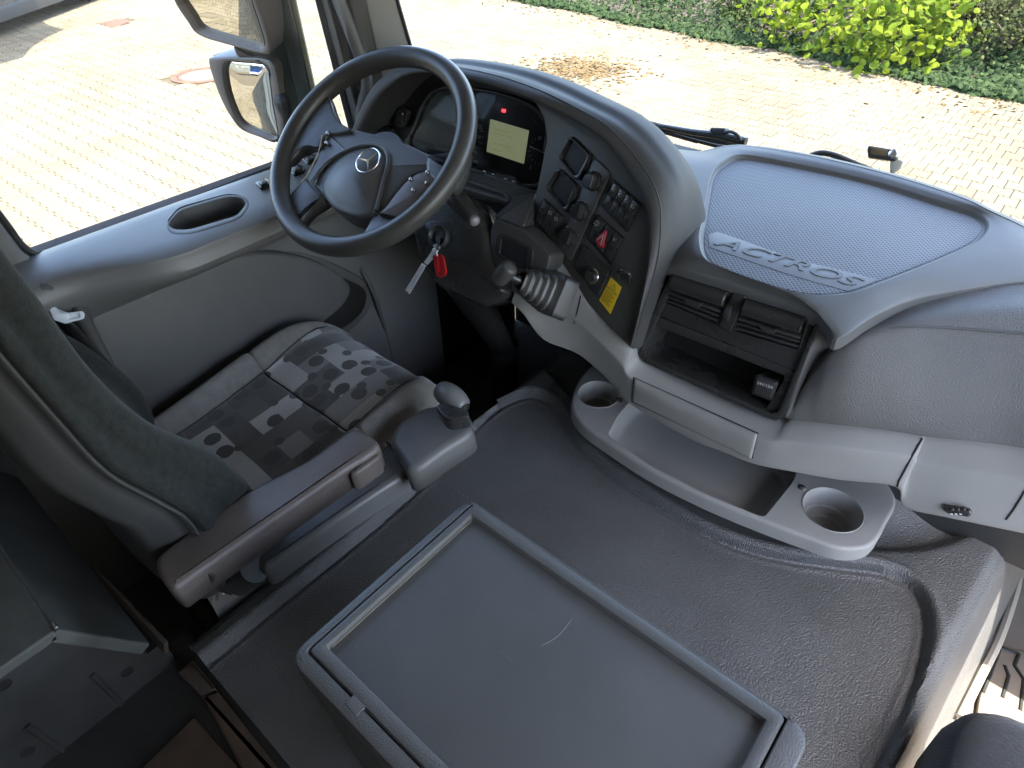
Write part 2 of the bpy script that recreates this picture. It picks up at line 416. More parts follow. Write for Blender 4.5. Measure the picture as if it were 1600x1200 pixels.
# iron covers in the paving
IRON = mat('rusty_iron', (.075, .037, .018), .8, fine=80, bump=.5, var=.35, varscale=8)
CONC = mat('cover_concrete', (.105, .09, .06), .9, fine=90, bump=.3, var=.15, varscale=5)
def manhole(c, r, label):
    t = thing('manhole_cover', label, 'manhole cover', (c.x, c.y, ZG), 'round manhole covers in the yard')
    def ringg(r0, r1, h, n=48):
        vs = []
        for rr, z in ((r1, -.01), (r1, h), (r0, h), (r0, -.01)):
            vs += [(c.x+rr*math.cos(2*math.pi*i/n), c.y+rr*math.sin(2*math.pi*i/n), ZG+z) for i in range(n)]
        return vs, [(a*n+j, a*n+(j+1) % n, (a+1)*n+(j+1) % n, (a+1)*n+j) for a in range(3) for j in range(n)]
    obj('frame_ring', *ringg(r*.8, r, .004), IRON, t, sharp=20)
    obj('lid_rim', *ringg(r*.69, r*.78, .002), IRON, t, sharp=20)
    n = 40; obj('lid', [(c.x+r*.7*math.cos(2*math.pi*i/n), c.y+r*.7*math.sin(2*math.pi*i/n), ZG-.002) for i in range(n)], [tuple(range(n))], CONC, t, smooth=False)
    for i in range(0, 360, 15):
        a = R(i); p = V((c.x+r*.895*math.cos(a), c.y+r*.895*math.sin(a), 0)); dx, dy = math.cos(a)*r*.08, math.sin(a)*r*.08; ex, ey = -math.sin(a)*.008, math.cos(a)*.008
        obj('rib', [(p.x-dx-ex, p.y-dy-ey, ZG+.007), (p.x+dx-ex, p.y+dy-ey, ZG+.007), (p.x+dx+ex, p.y+dy+ey, ZG+.007), (p.x-dx+ex, p.y-dy+ey, ZG+.007)], [(0, 1, 2, 3)], IRON, t, smooth=False) if i % 45 == 0 else None
manhole(covers[0][0], .43, 'round rusty rimmed manhole cover half hidden by the lower wing mirror')
manhole(covers[1][0], .45, 'round rusty rimmed manhole cover cut by the top edge near the dark vehicle')
sq = thing('drain_cover', 'small square rusty drain cover flush in the pale pavers', 'drain cover', (covers[2][0].x, covers[2][0].y, ZG))
gp = Plane((0, 0, ZG), (0, 0, 1))
slab('frame', [(155, 37), (187, 28), (205, 33), (174, 44)], gp, -.01, .003, IRON, sq, r=.01, bev=.002)
slab('lid', [(161, 36.5), (186, 30), (199, 33.5), (174, 42)], gp, 0, .006, IRON, sq, r=.01, bev=.002)

# ---- leaves and plants
def leafmat(name, c1, c2, trans=.35):
    m = bpy.data.materials.new(name); m.use_nodes = True; n, l = m.node_tree.nodes, m.node_tree.links; b = n['Principled BSDF']
    g = n.new('ShaderNodeNewGeometry'); r = n.new('ShaderNodeValToRGB'); r.color_ramp.elements[0].color = (*c1, 1); r.color_ramp.elements[1].color = (*c2, 1)
    l.new(g.outputs['Random Per Island'], r.inputs[0]); l.new(r.outputs[0], b.inputs['Base Color']); b.inputs['Roughness'].default_value = .75; b.inputs['Specular IOR Level'].default_value = .2
    t = n.new('ShaderNodeBsdfTranslucent'); l.new(r.outputs[0], t.inputs[0])
    x = n.new('ShaderNodeMixShader'); x.inputs[0].default_value = trans; l.new(b.outputs[0], x.inputs[1]); l.new(t.outputs[0], x.inputs[2]); l.new(x.outputs[0], n['Material Output'].inputs[0])
    return m
LIME = leafmat('lime_leaf', (.06, .105, .008), (.2, .25, .016), .5)
IVY = leafmat('ivy_leaf', (.01, .024, .006), (.035, .058, .016), .25)
SCRUB = leafmat('scrub_leaf', (.02, .036, .008), (.06, .075, .02), .3)
CONI = leafmat('conifer_needle', (.025, .035, .01), (.08, .085, .025), .2)
DRY = leafmat('dry_leaf', (.085, .055, .02), (.135, .09, .038), .2)
BARK = mat('bark', (.1, .075, .05), .9, fine=40, bump=.6, var=.3)
def leaf(c, nrm, r, k=7, fold=.25, asp=.85):
    nrm = V(nrm).normalized(); a = nrm.orthogonal().normalized(); q = random.random()*6.28
    b = nrm.cross(a); a, b = a*math.cos(q)+b*math.sin(q), b*math.cos(q)-a*math.sin(q)
    vs = [V(c)]
    for i in range(k):
        t = 2*math.pi*i/k; rr = r*(1+.18*(i == 0)); x, y = math.cos(t)*rr, math.sin(t)*rr*asp
        vs.append(V(c)+a*x+b*y+nrm*(-fold*abs(y)-.1*fold*x))
    return vs, [(0, i+1, (i+1) % k+1) for i in range(k)]
def rnd(s=1): return V((random.gauss(0, s), random.gauss(0, s), random.gauss(0, s)))
def bush(name, label, cat, base, limbs, leafm, n, r, spread, up=.6, k=7, group=None):
    t = thing(name, label, cat, base, group)
    gl = [tubegeo(spline(l, 4), [ .03*(1-i/(4*(len(l)-1)+1))+.006 for i in range(4*(len(l)-1)+1)], 6) for l in limbs]
    obj('trunk', *merge(*gl), BARK, t)
    G = []
    per = n//len(limbs)
    for l in limbs:
        sp = spline(l, 6)
        for i in range(per):
            p = sp[int(len(sp)*(.25+.75*random.random()**.7)) if random.random() < .9 else -1] if True else None
            c = p + rnd(spread); G.append(leaf(c, V((0, 0, up))+rnd(.45)+(EYE-c).normalized()*.4, r*random.uniform(.6, 1.15), k))
    obj('crown', *merge(*G), leafm, t, smooth=False)
    return t
# lime green overhanging branches
B = Z_(1420, 20, ZG); B = V((B.x+.2, B.y+1.2, ZG))
def G3(px, py, y): return Y_(px, py, y)
limbs = []
for (px, py, yy) in ((1330, 100, 10.3), (1370, 110, 10.2), (1275, 80, 10.6), (1230, 55, 10.7), (1300, 45, 10.4), (1460, 60, 10.5), (1490, 50, 10.6), (1440, 85, 10.4), (1240, 5, 10.6), (1350, 20, 10.2), (1420, 15, 10.2), (1480, 5, 10.5), (1310, 115, 10.3), (1380, 60, 10.1), (1200, 15, 10.8), (1400, -40, 10.4), (1300, -40, 10.6)):
    e = G3(px, py, yy); m1 = B.lerp(e, .5)+V((0, 0, .35)); limbs.append([B+V((0, 0, 0)), B.lerp(e, .2)+V((0, 0, .5)), m1, e+V((0, 0, .04))])
bush('lime_shrub', 'shrub with large round lime green leaves hanging over the paving', 'shrub', B, limbs, LIME, 3400, .062, .16, up=.5)
# darker clipped growth to the left of it and conifer at the right
for (px, py, yy, nm, lb, lm, n, r, sp) in ((1160, 18, 11.5, 'evergreen_shrub', 'dark green small leaved shrub left of the lime green one', SCRUB, 2400, .03, .2), (1020, 5, 12.0, 'evergreen_shrub', 'dark green small leaved shrub at the middle of the top edge', IVY, 2400, .035, .22), (1640, 5, 11.0, 'conifer', 'olive green conifer with reddish dry tips in the top right corner', CONI, 4200, .022, .16), (1560, -10, 11.6, 'conifer', 'olive conifer just behind the reddish one at upper right', CONI, 3000, .022, .17)):
    e = G3(px, py, yy); b0 = V((e.x, e.y+.3, ZG)); ls = []
    for i in range(12):
        ls.append([b0, b0.lerp(e, .4)+rnd(.1), e+V((random.uniform(-.55, .55), random.uniform(-.4, .3), random.uniform(-.35, .6)))])
    bush(nm, lb, 'shrub' if 'shrub' in nm else 'conifer', b0, ls, lm, n, r, sp, up=.4, k=5)
# ivy bank (nobody could count it)
edge = [Z_(x, y, ZG) for x, y in ((560, -60), (760, -12), (830, 8), (900, 18), (980, 38), (1050, 48), (1120, 66), (1200, 74), (1290, 96), (1400, 120), (1480, 136), (1540, 150), (1580, 156), (1640, 150), (1760, 150))]
es = spline(edge, 6); G = []
for i in range(17000):
    p = random.choice(es); dep = random.random()**1.3*3.2
    if random.random() < .25: dep = abs(random.gauss(0, .12))
    off = V((random.uniform(-.25, .25), dep+random.gauss(0, .05), 0)); h = .10*min(1, dep*3)+.35*max(0, dep-.35)
    c = V((p.x+off.x, p.y+off.y, ZG+.01+max(0, h)*random.uniform(.65, 1.05)+random.random()*.05))
    G.append(leaf(c, V((0, -.55, .8))+rnd(.4), random.uniform(.018, .045), 5, .2))
obj('ivy', *merge(*G), IVY, smooth=False, kind='stuff', label='dark green ivy ground cover along the edge of the yard', cat='ivy')
bk = thing('ivy_bank', 'low earth bank under the ivy', 'bank') if False else None
vs = [];
for p in es: vs += [(p.x, p.y+.1, ZG-.02), (p.x, p.y+.6, ZG+.06), (p.x, p.y+3.6, ZG+1.05), (p.x, p.y+9, ZG+1.6)]
obj('bank', vs, [(i*4+j, i*4+4+j, i*4+5+j, i*4+1+j) for i in range(len(es)-1) for j in range(3)], mat('earth', (.05, .042, .028), .95, fine=30, bump=.6, var=.4), kind='structure')
G = []
pc = Z_(908, 108, ZG)
for i in range(900):
    q = rnd(.3); c = V((pc.x+q.x*1.25, pc.y+q.y*1.0, ZG+.008+random.random()*.008)); G.append(leaf(c, V((0, 0, 1))+rnd(.18), random.uniform(.015, .036), 5, .15))
for i in range(420):
    p = random.choice(es); c = V((p.x+random.gauss(0, .3), p.y-abs(random.gauss(0, .5)), ZG+.01)); G.append(leaf(c, V((0, 0, 1))+rnd(.35), random.uniform(.015, .035), 5, .3))
obj('fallen_leaves', *merge(*G), DRY, smooth=False, kind='stuff', label='patch of dry brown leaves scattered on the pale pavers', cat='leaves')

# ================================================================== CAB SHELL
def lathe(name, c, axis, prof, m, parent=None, n=32, **k):
    axis = V(axis).normalized(); a = axis.orthogonal().normalized(); b = axis.cross(a); c = V(c); rows = []
    for r, h in prof: rows.append([c+axis*h+a*r*math.cos(2*math.pi*i/n)+b*r*math.sin(2*math.pi*i/n) for i in range(n)])
    vs, fs = grid(rows, True)
    return obj(name, vs, fs, m, parent, **k)
cab = thing('cab_shell', 'pale lined walls and roof of the truck cab around the seats', 'cab', (0, 0, ZG))
box('roof', (-1.47, -.9, 1.38), (.81, 1.36, 1.42), LINING, cab)
box('rear_wall', (-1.47, -.9, -.6), (.81, -.86, 1.375), LINING, cab)
box('side_wall', (-1.5, -.855, -.6), (-1.46, .1, 1.375), LINING, cab)
box('side_wall', (.77, -.855, -.6), (.81, -.2, 1.375), LINING, cab)
box('shade_panel', (-1.458, -.85, -.6), (-1.44, .3, .45), BLACK, cab)  # added black sheet, paints the dark void between seat and locker
box('shade_panel', (-1.44, -.856, -.6), (.76, -.84, .7), BLACK, cab)  # same black sheet low on the rear wall, shade put in as colour
box('door_header', (-1.5, .105, 1.16), (-1.46, 1.2, 1.375), LINING, cab)
box('door_header', (.77, -.195, 1.10), (.81, 1.2, 1.375), LINING, cab)
box('bulkhead', (-1.45, 1.66, -.6), (.8, 1.69, .40), BLACK, cab)
box('footwell_side', (-1.47, 1.02, -.6), (-1.44, 1.655, .43), BLACK, cab)
box('scuttle', (-1.44, 1.17, .425), (.8, 1.655, .437), BLACK, cab)
loft('side_pillar', [[V((.62, 1.5, -.4)), V((.79, 1.36, -.4)), V((.83, 1.26, -.4))], [V((.62, 1.5, .43)), V((.79, 1.36, .43)), V((.83, 1.24, .43))], [V((.6, 1.38, .95)), V((.79, 1.28, .95)), V((.83, 1.16, .95))], [V((.58, 1.28, 1.39)), V((.79, 1.16, 1.39)), V((.83, 1.08, 1.39))]], LINING, cab, thick=.02)
loft('sun_visor', [[V((-1.4, 1.25, 1.32)), V((-.33, 1.5, 1.36)), V((.8, 1.2, 1.32))], [V((-1.4, 1.55, 1.24)), V((-.33, 1.9, 1.26)), V((.86, 1.5, 1.24))]], mat('visor_smoke', (.05, .05, .05), .3), cab, thick=.006)
loft('roof_front', [[V((-1.45, 1.2, 1.39)), V((-1.2, 1.36, 1.39)), V((-.33, 1.5, 1.39)), V((.5, 1.36, 1.39)), V((.78, 1.2, 1.39))], [V((-1.45, 1.12, 1.41)), V((-1.2, 1.2, 1.41)), V((-.33, 1.2, 1.41)), V((.5, 1.2, 1.41)), V((.78, 1.12, 1.41))]], LINING, cab, thick=.02)
def ws(z, x):
    t = (x+.33)/1.12; return V((x, 1.66-.36*abs(t)**2.6-(z-.45)*.24, z))
rows = [[ws(z, -.33+1.12*(i/12*2-1)) for i in range(13)] for z in (.44, .9, 1.38)]
loft('windscreen', rows, GLASS, None, nu=2, nv=2, label='large curved windscreen above the dashboard', cat='windscreen', sharp=0)
# left pillar: strips of trim, seals and painted steel between door window and windscreen
pil = thing('windscreen_pillar', 'grey windscreen pillar with black rubber seals left of the steering wheel', 'pillar', X_(600, 200, -1.42))
PX = Plane(X_(590, 60, -1.42), (.72, -.69, .12))
def strip(name, a, b, c, d, h, m, bev=.004, par=pil, pl=PX, h0=-.02): return slab(name, [a, b, c, d], pl, h0, h, m, par, r=0, bev=bev)
strip('outer_panel', (520, -240), (549, -240), (656, 130), (600, 140), .008, PAINT, .006)
strip('inner_panel', (487, -250), (532, -250), (633, 180), (590, 190), .004, PILLAR, .004)
for k in range(4):
    x0, x1 = 466+k*6.5, 572+k*8
    strip('seal', (x0, -250), (x0+5, -250), (x1+4.5, 185), (x1-1.5, 188), .012-.003*k, RUBBER, .002)
strip('windscreen_seal', (550, -240), (554, -240), (660, 130), (655, 130), .01, RUBBER, .002)
pth = [PX.at(x, y, .03) for x, y in ((445, -250), (500, -80), (529, 0), (552, 60), (570, 110), (573, 140), (566, 170), (566, 205), (572, 250))]
tube('trim_tube', pth, .0155, PILLAR, pil, seg=14, sm=5)
strip('door_frame', (436, -250), (446, -250), (571, 220), (556, 220), .02, PILLAR, .004)
strip('door_seal', (427, -250), (437, -250), (559, 220), (549, 220), .024, RUBBER, .003)
strip('pillar_core', (430, -250), (560, -250), (650, 130), (556, 215), -.004, PILLAR, .002)
disc('seal_clip', 527, 107, PX, .008, 0, .032, RUBBER, pil)

# ================================================================== EXTERIOR MIRRORS
arm = thing('mirror_arm', 'dark olive upright mirror arm outside the driver window', 'mirror arm', X_(450, 150, -1.55))
PA = Plane(X_(440, 60, -1.58), (.8, -.6, .1))
slab('post', [(345, -200), (398, -200), (497, 230), (470, 240)], PA, -.03, .0, OLIVE, arm, r=0, bev=.008)
slab('post_cover', [(378, -200), (410, -200), (505, 225), (484, 232)], PA, -.028, .012, OLIVE, arm, r=0, bev=.006)
slab('edge_strip', [(408, -200), (418, -200), (510, 220), (504, 225)], PA, -.03, .008, mat('olive_edge', (.2, .19, .12), .5, var=.1), arm, r=0, bev=.003)
slab('arm_bracket', [(395, 60), (425, 80), (470, 210), (452, 215), (425, 140)], PA, -.05, -.012, OLIVE, arm, r=.01, bev=.006)
tube('cable_grommet', [PA.at(436, 145, -.005), PA.at(441, 160, .004), PA.at(446, 182, -.005)], [.012, .02, .012], RUBBER, arm, seg=10, sm=4)
for (nm, glass, shell, pl, dome, lab, dep) in (
    ('wing_mirror', [(268, -30), (276, 0), (295, 29), (312, 51), (362, 67), (400, 77), (412, 75), (411, 57), (396, 12), (372, -60), (330, -70), (262, -70)],
     [(262, -30), (272, 4), (291, 33), (310, 56), (362, 73), (402, 84), (421, 84), (420, 60), (403, 8), (376, -66), (330, -80), (255, -75)], Plane(X_(350, 40, -1.66), (.36, -.91, -.2)), .0,
     'upper flat wing mirror showing pavers half in shade', .09),
    ('wing_mirror', [(350, 99), (380, 98), (404, 100), (417, 104), (421, 125), (426, 165), (433, 217), (404, 210), (377, 197), (362, 172), (350, 134)],
     [(325, 97), (331, 90), (385, 89), (414, 92), (428, 103), (436, 140), (443, 180), (440, 220), (430, 223), (404, 215), (376, 203), (360, 184), (345, 157), (332, 123)], Plane(X_(390, 150, -1.68), (.36, -.93, -.03)), .008,
     'lower wide angle wing mirror reflecting building and blue truck', .12)):
    t = thing(nm, lab, 'mirror', pl.p, 'wing mirrors on the driver side')
    bezel('housing', shell, glass, pl, -dep, .012, -.012, MIRSH, t, curve=5, n=72, bev=.006, floor_m=RUBBER)
    g = slab('glass', glass, pl, -.011, -.004, MIRR, t, curve=5, bev=.001, dome=dome, sharp=60)
slab('mirror_cap', [(330, 89), (338, 81), (366, 76), (385, 86)], Plane(X_(390, 150, -1.69), (.3, -.6, .7)), -.04, 0, MIRSH, t, r=.006, bev=.006)
slab('link_bracket', [(364, 72), (404, 80), (424, 84), (432, 110), (414, 94), (370, 88)], PA, -.06, -.02, MIRSH, arm, r=.005, bev=.004)

# ================================================================== FLOOR
RIBS = []
rib = [V((-.785, -.85, 0)), V((-.785, .2, 0)), V((-.79, .55, 0))]+[Z_(a, b, .0) for a, b in ((752, 664), (790, 634), (828, 622), (858, 632), (880, 662), (905, 700), (960, 748), (1090, 832), (1200, 872), (1300, 888), (1380, 899), (1425, 925), (1444, 975), (1436, 1040), (1405, 1120), (1362, 1210))]
rs = spline(rib, 4); rs.append(V((rs[-1].x-.02, -.85, 0)))
fold = spline([Z_(a, b, .0) for a, b in ((820, 560), (960, 700), (1100, 800), (1200, 846), (1300, 868), (1400, 876), (1470, 868), (1520, 846), (1552, 812), (1570, 780))], 4)
def segdist(px, py, P):
    best, sg = 9, 0
    for i in range(len(P)-1):
        ax, ay, bx, by = P[i].x, P[i].y, P[i+1].x, P[i+1].y; dx, dy = bx-ax, by-ay
        t = max(0, min(1, ((px-ax)*dx+(py-ay)*dy)/(dx*dx+dy*dy+1e-12))); qx, qy = ax+dx*t-px, ay+dy*t-py; d = qx*qx+qy*qy
        if d < best: best = d; sg = dx*(py-ay)-dy*(px-ax)
    return math.sqrt(best), sg
def sstep(a, b, x): t = max(0, min(1, (x-a)/(b-a))); return t*t*(3-2*t)
def xr(y): return .168+.0976*(y-.652)
NX, NY = 210, 300; rows = []
for j in range(NY+1):
    y = .056+j*(1.62-.056)/NY; r = [V((-.87, y, -.42)), V((-.858, y, -.05)), V((-.85, y, -.01))]
    for i in range(NX+1):
        x = -.84+i/NX*(xr(y)+.84)
        d, s = segdist(x, y, rs); sd_ = d if s > 0 else -d          # left of the travel direction = outside
        z = .021*sstep(-.001, .010, sd_)+.004*math.exp(-((sd_-.019)/.006)**2)+.003*math.exp(-((sd_+.010)/.004)**2)
        if y > .7:
            d2, s2 = segdist(x, y, fold)
            if s2 > 0: z += -.022*sstep(0, .035, d2)+.3*sstep(.03, .12, d2)*max(0, d2-.03)
        z -= .03*sstep(.03, 0, xr(y)-x)**2*.5
        if x < -.82: z -= .012*sstep(-.82, -.84, x)
        r.append(V((x, y, z)))
    x = xr(y); z = r[-1].z
    r += [V((x+.008, y, z-.012)), V((x+.03, y, z-.08)), V((x+.06, y, -.2)), V((x+.09, y, -.36))]
    rows.append(r)
vs, fs = grid(rows)
obj('engine_tunnel', vs, fs, VINYL, kind='structure', sharp=60)
bpy.data.objects['engine_tunnel']['label'] = 'dark grained vinyl covered engine tunnel between the seats'
for k in range(15, 52):
    for f in (0, .125, .25, .375, .5, .625, .75, .875):
        p, q = rs[k].lerp(rs[k+1], f), (rs[k+1]-rs[k]).normalized(); nrm = V((-q.y, q.x, 0))
        RIBS.append(tubegeo([p+nrm*.001+V((0, 0, .004)), p+nrm*.006+V((0, 0, .016)), p+nrm*.012+V((0, 0, .0222))], .0009, 4))
obj('stitched_ribs', *merge(*RIBS), VINYL, bpy.data.objects['engine_tunnel'], kind='stuff')
obj('driver_floor', [(-1.46, -.85, -.41), (-.84, -.85, -.41), (-.84, 1.66, -.41), (-1.46, 1.66, -.41)], [(0, 1, 2, 3)], mat('driver_mat', (.075, .075, .073), .7, fine=60, bump=.6, var=.4, varscale=5), kind='structure', smooth=False)
obj('passenger_floor', [(.18, -.85, -.37), (.84, -.85, -.37), (.84, 1.66, -.37), (.18, 1.66, -.37)], [(0, 1, 2, 3)], BEIGE, kind='structure', smooth=False)
PF = Plane((0, 0, -.37), (0, 0, 1))
fm = thing('floor_mat', 'beige moulded floor mat in the sunlit passenger footwell', 'floor mat', (.5, 1.2, -.37))
slab('mat', [(1530, 1090), (1562, 1006), (1590, 1015), (1720, 1050), (1700, 1250), (1510, 1250)], PF, .001, .012, BEIGE, fm, r=.02, bev=.004)
for a, b in (((1562, 1015), (1536, 1082)), ((1563, 1012), (1592, 1022)), ((1592, 1022), (1585, 1040)), ((1585, 1040), (1600, 1062)), ((1570, 1040), (1576, 1056)), ((1576, 1056), (1566, 1090)), ((1600, 1062), (1594, 1110))):
    tube('rib', [PF.at(*a, .012), PF.at(*b, .012)], .004, RUBBER, fm, seg=6)
# sill trim in the passenger doorway
tube('sill_trim', [Z_(1590, 900, -.28), Z_(1584, 930, -.28), Z_(1560, 1000, -.3), Z_(1530, 1060, -.33), Z_(1500, 1120, -.35)], .01, mat('sill_edge', (.35, .31, .25), .4, var=.1), fm, seg=8, sm=4)
# rear floor covering behind the tunnel
rm = thing('rear_mat', 'floor mat with raised border behind the engine tunnel, warm light in its brown colour', 'floor mat', (-.6, -.1, -.03))
PRm = Plane((0, 0, -.012), (0, 0, 1))
slab('border', [(316, 1088), (340, 1080), (442, 1210), (462, 1244), (400, 1244)], PRm, -.02, .012, WARMMAT, rm, r=.004, bev=.006)
slab('border', [(276, 1050), (300, 1030), (338, 1076), (314, 1088)], PRm, -.02, .008, RUST, rm, r=.004, bev=.004)
slab('mat', [(303, 1120), (410, 1240), (180, 1240)], PRm, -.02, -.004, WARMMAT, rm, r=.004, bev=.003)
obj('rear_floor', [(-.9, -.85, -.03), (.3, -.85, -.03), (.3, .07, -.03), (-.9, .07, -.03)], [(0, 1, 2, 3)], LOCKD, kind='structure', smooth=False)

# ================================================================== STORAGE BOX ON THE TUNNEL
ZB = .34
def zb(px, py): return Z_(px, py, ZB)
lx0, ly1 = zb(612, 903).x, zb(983, 954).y           # lid left edge, lid front edge
lx1 = zb(1206, 1163).x; ly0 = zb(612, 1150).y
bx0, bx1, by0 = zb(591, 902).x, zb(1246, 1150).x+.012, ly0-.022
sb = thing('storage_box', 'dark grey plastic storage box with recessed lid on the engine tunnel', 'storage box', ((bx0+bx1)/2, (by0+ly1)/2, .018))
PB = Plane((0, 0, ZB), (0, 0, 1)); g_ = .002
def flat(name, poly, h0, h1, m, r, bev, par=sb, pl=PB): return obj(name, *prismgeo(roundpoly(poly, r), pl, h0, h1, bev), m, par)
# body tapers towards the tunnel
loops = []
for h, gz, rr in ((-.318, -.045, .03), (-.2, -.03, .03), (-.05, -.006, .028), (-.03, 0, .026), (-.024, .001, .026)):
    p = roundpoly([(bx0-gz*.9, by0-gz*.3), (bx1+gz*.9, by0-gz*.3), (bx1+gz*.9, ly1+.004+gz*.5), (bx0-gz*.9, ly1+.004+gz*.5)], rr, 6); loops.append([PB.three(a, b, h) for a, b in p])
vs, fs = grid(loops, True); n = len(loops[0]); fs.append(tuple(range((len(loops)-1)*n, len(loops)*n)))
obj('body', vs, fs, BOXM, sb)
ro = roundpoly([(bx0, by0), (bx1, by0), (bx1, ly1+.003), (bx0, ly1+.003)], .026, 6)
ri_ = roundpoly([(lx0-g_, ly0-g_), (lx1+g_, ly0-g_), (lx1+g_, ly1+.0012), (lx0-g_, ly1+.0012)], .005, 6)
lps = [(ro, -.03), (ro, -.004), (inset(ro, .0015), .0005), (inset(ro, .004), .002), (inset(ri_, -.0015), .002), (ri_, .0), (ri_, -.02)]
vs, fs = grid([[PB.three(a, b, h) for a, b in l] for l, h in lps], True); obj('rim', vs, fs, BOXM, sb)
hx0, hx1 = zb(546, 1094).x, zb(566, 1112).x
lid = bpy.data.objects.new('lid', None)
fr = .034
o2 = [(lx0, ly0), (lx1, ly0), (lx1, ly1), (lx0, ly1)]
rc = [zb(511, 1011), zb(737, 807), zb(1196, 1127)]
rx0, rx1, ry1, ry0 = (rc[0].x+rc[1].x)/2, rc[2].x, (rc[1].y+rc[2].y)/2, rc[0].y
n = 64
def sq4(x0, y0, x1, y1, r): return roundpoly([(x0, y0), (x1, y0), (x1, y1), (x0, y1)], r, 5)
lo = [(sq4(lx0, ly0, lx1, ly1, .006), -.02), (sq4(lx0, ly0, lx1, ly1, .006), .0), (sq4(lx0+.0015, ly0+.0015, lx1-.0015, ly1-.0015, .006), .003), (sq4(lx0+.004, ly0+.004, lx1-.004, ly1-.004, .006), .004),
      (sq4(rx0-.004, ry0-.004, rx1+.004, ry1+.004, .004), .004), (sq4(rx0-.001, ry0-.001, rx1+.001, ry1+.001, .003), .003), (sq4(rx0, ry0, rx1, ry1, .003), .0), (sq4(rx0+.001, ry0+.001, rx1-.001, ry1-.001, .003), -.0065)]
vs, fs = grid([[PB.three(a, b, h) for a, b in l] for l, h in lo], True)
lid = obj('lid', vs, fs, BOXM, sb)
obj('lid_inset', *prismgeo([(rx0, ry0), (rx1, ry0), (rx1, ry1), (rx0, ry1)], PB, -.02, -.006, .0005), BOXIN, lid)
obj('hinge_tab', *prismgeo([(hx0, ly0-.012), (hx1, ly0-.012), (hx1, ly0+.002), (hx0, ly0+.002)], PB, -.01, .0032, .001), BOXM, lid)
tube('dirt_bead', [PB.three(rx0+.002, ry0+.005, -.0052), PB.three(rx0+.002, ry1-.003, -.0052)], .0009, mat('dust_line', (.2, .17, .12), .9, var=.3, varscale=40), lid, seg=6)
SCR = mat('scratch', (.19, .2, .21), .5)
for pts in (((846, 1009), (866, 998), (880, 985), (893, 967)), ((781, 1018), (792, 1027), (802, 1036)), ((555, 1012), (558, 1008))):
    p = spline([PB.at(a, b, -.0058) for a, b in pts], 3); tube('scratch', p, .00028, SCR, lid, seg=4)

def hits(o, px, py, off=0):
    bpy.context.view_layer.update(); q = wloc(o); d = ray(px, py).normalized()
    ok, loc, nn, _ = o.ray_cast(EYE-q, d)
    if not ok: return None
    if nn.dot(d) > 0: nn = -nn
    return loc+q+nn*off
# ================================================================== DASHBOARD
dash = thing('dashboard', 'grey truck dashboard wrapping round the steering wheel', 'dashboard', (-.4, 1.2, 0))
# --- top surface round the tray
TZ = .5
inner_px = [(1092, 372), (1097, 340), (1104, 300), (1112, 270), (1128, 252), (1160, 241), (1240, 254), (1360, 280), (1480, 316), (1526, 331), (1546, 350), (1532, 374), (1480, 401), (1380, 441), (1325, 459), (1260, 460), (1200, 445), (1132, 420), (1100, 402)]
inz = [.503, .507, .512, .516, .52, .522, .522, .522, .522, .521, .518, .514, .51, .504, .5, .499, .499, .5, .501]
inner = [Z_(a, b, z) for (a, b), z in zip(inner_px, inz)]
outer = [Z_(1057, 350, .492), Z_(1060, 310, .492), Z_(1046, 276, .49), Z_(1012, 232, .486), Z_(1085, 237, .486), Z_(1150, 228, .516)+V((0, .0, .002)), Z_(1268, 243, .528), Z_(1390, 272, .528), Z_(1500, 307, .528), Z_(1545, 328, .526), Z_(1620, 365, .505), Z_(1680, 420, .49), Z_(1560, 441, .487), Z_(1440, 462, .484), Z_(1370, 490, .48), Z_(1310, 525, .47), Z_(1284, 490, .475), Z_(1160, 446, .475), Z_(1056, 408, .478)]
mid = [i.lerp(o, .35)+V((0, 0, .003)) for i, o in zip(inner, outer)]
m2 = [i.lerp(o, .8)+V((0, 0, .002)) for i, o in zip(inner, outer)]
# beyond the seen edge the surface rolls down to the windscreen
drop = [o.copy() for o in outer]
for k in range(3, 11): drop[k] = outer[k]+V((0, .05, -.02))
drop2 = [o.copy() for o in outer]
for k in range(3, 11): drop2[k] = outer[k]+V((0, .07, -.09))
for k in (0, 1, 2, 18): drop[k] = outer[k]+V((-.01, 0, -.006)); drop2[k] = outer[k]+V((-.06, .0, -.03))
for k in range(11, 18): drop[k] = outer[k]+V((0, -.004, -.006)); drop2[k] = outer[k]+V((0, .002, -.03))
loft('top_pad', [inner, mid, m2, outer, drop, drop2], DASH, dash, nu=5, nv=4, closed=True, sharp=50)
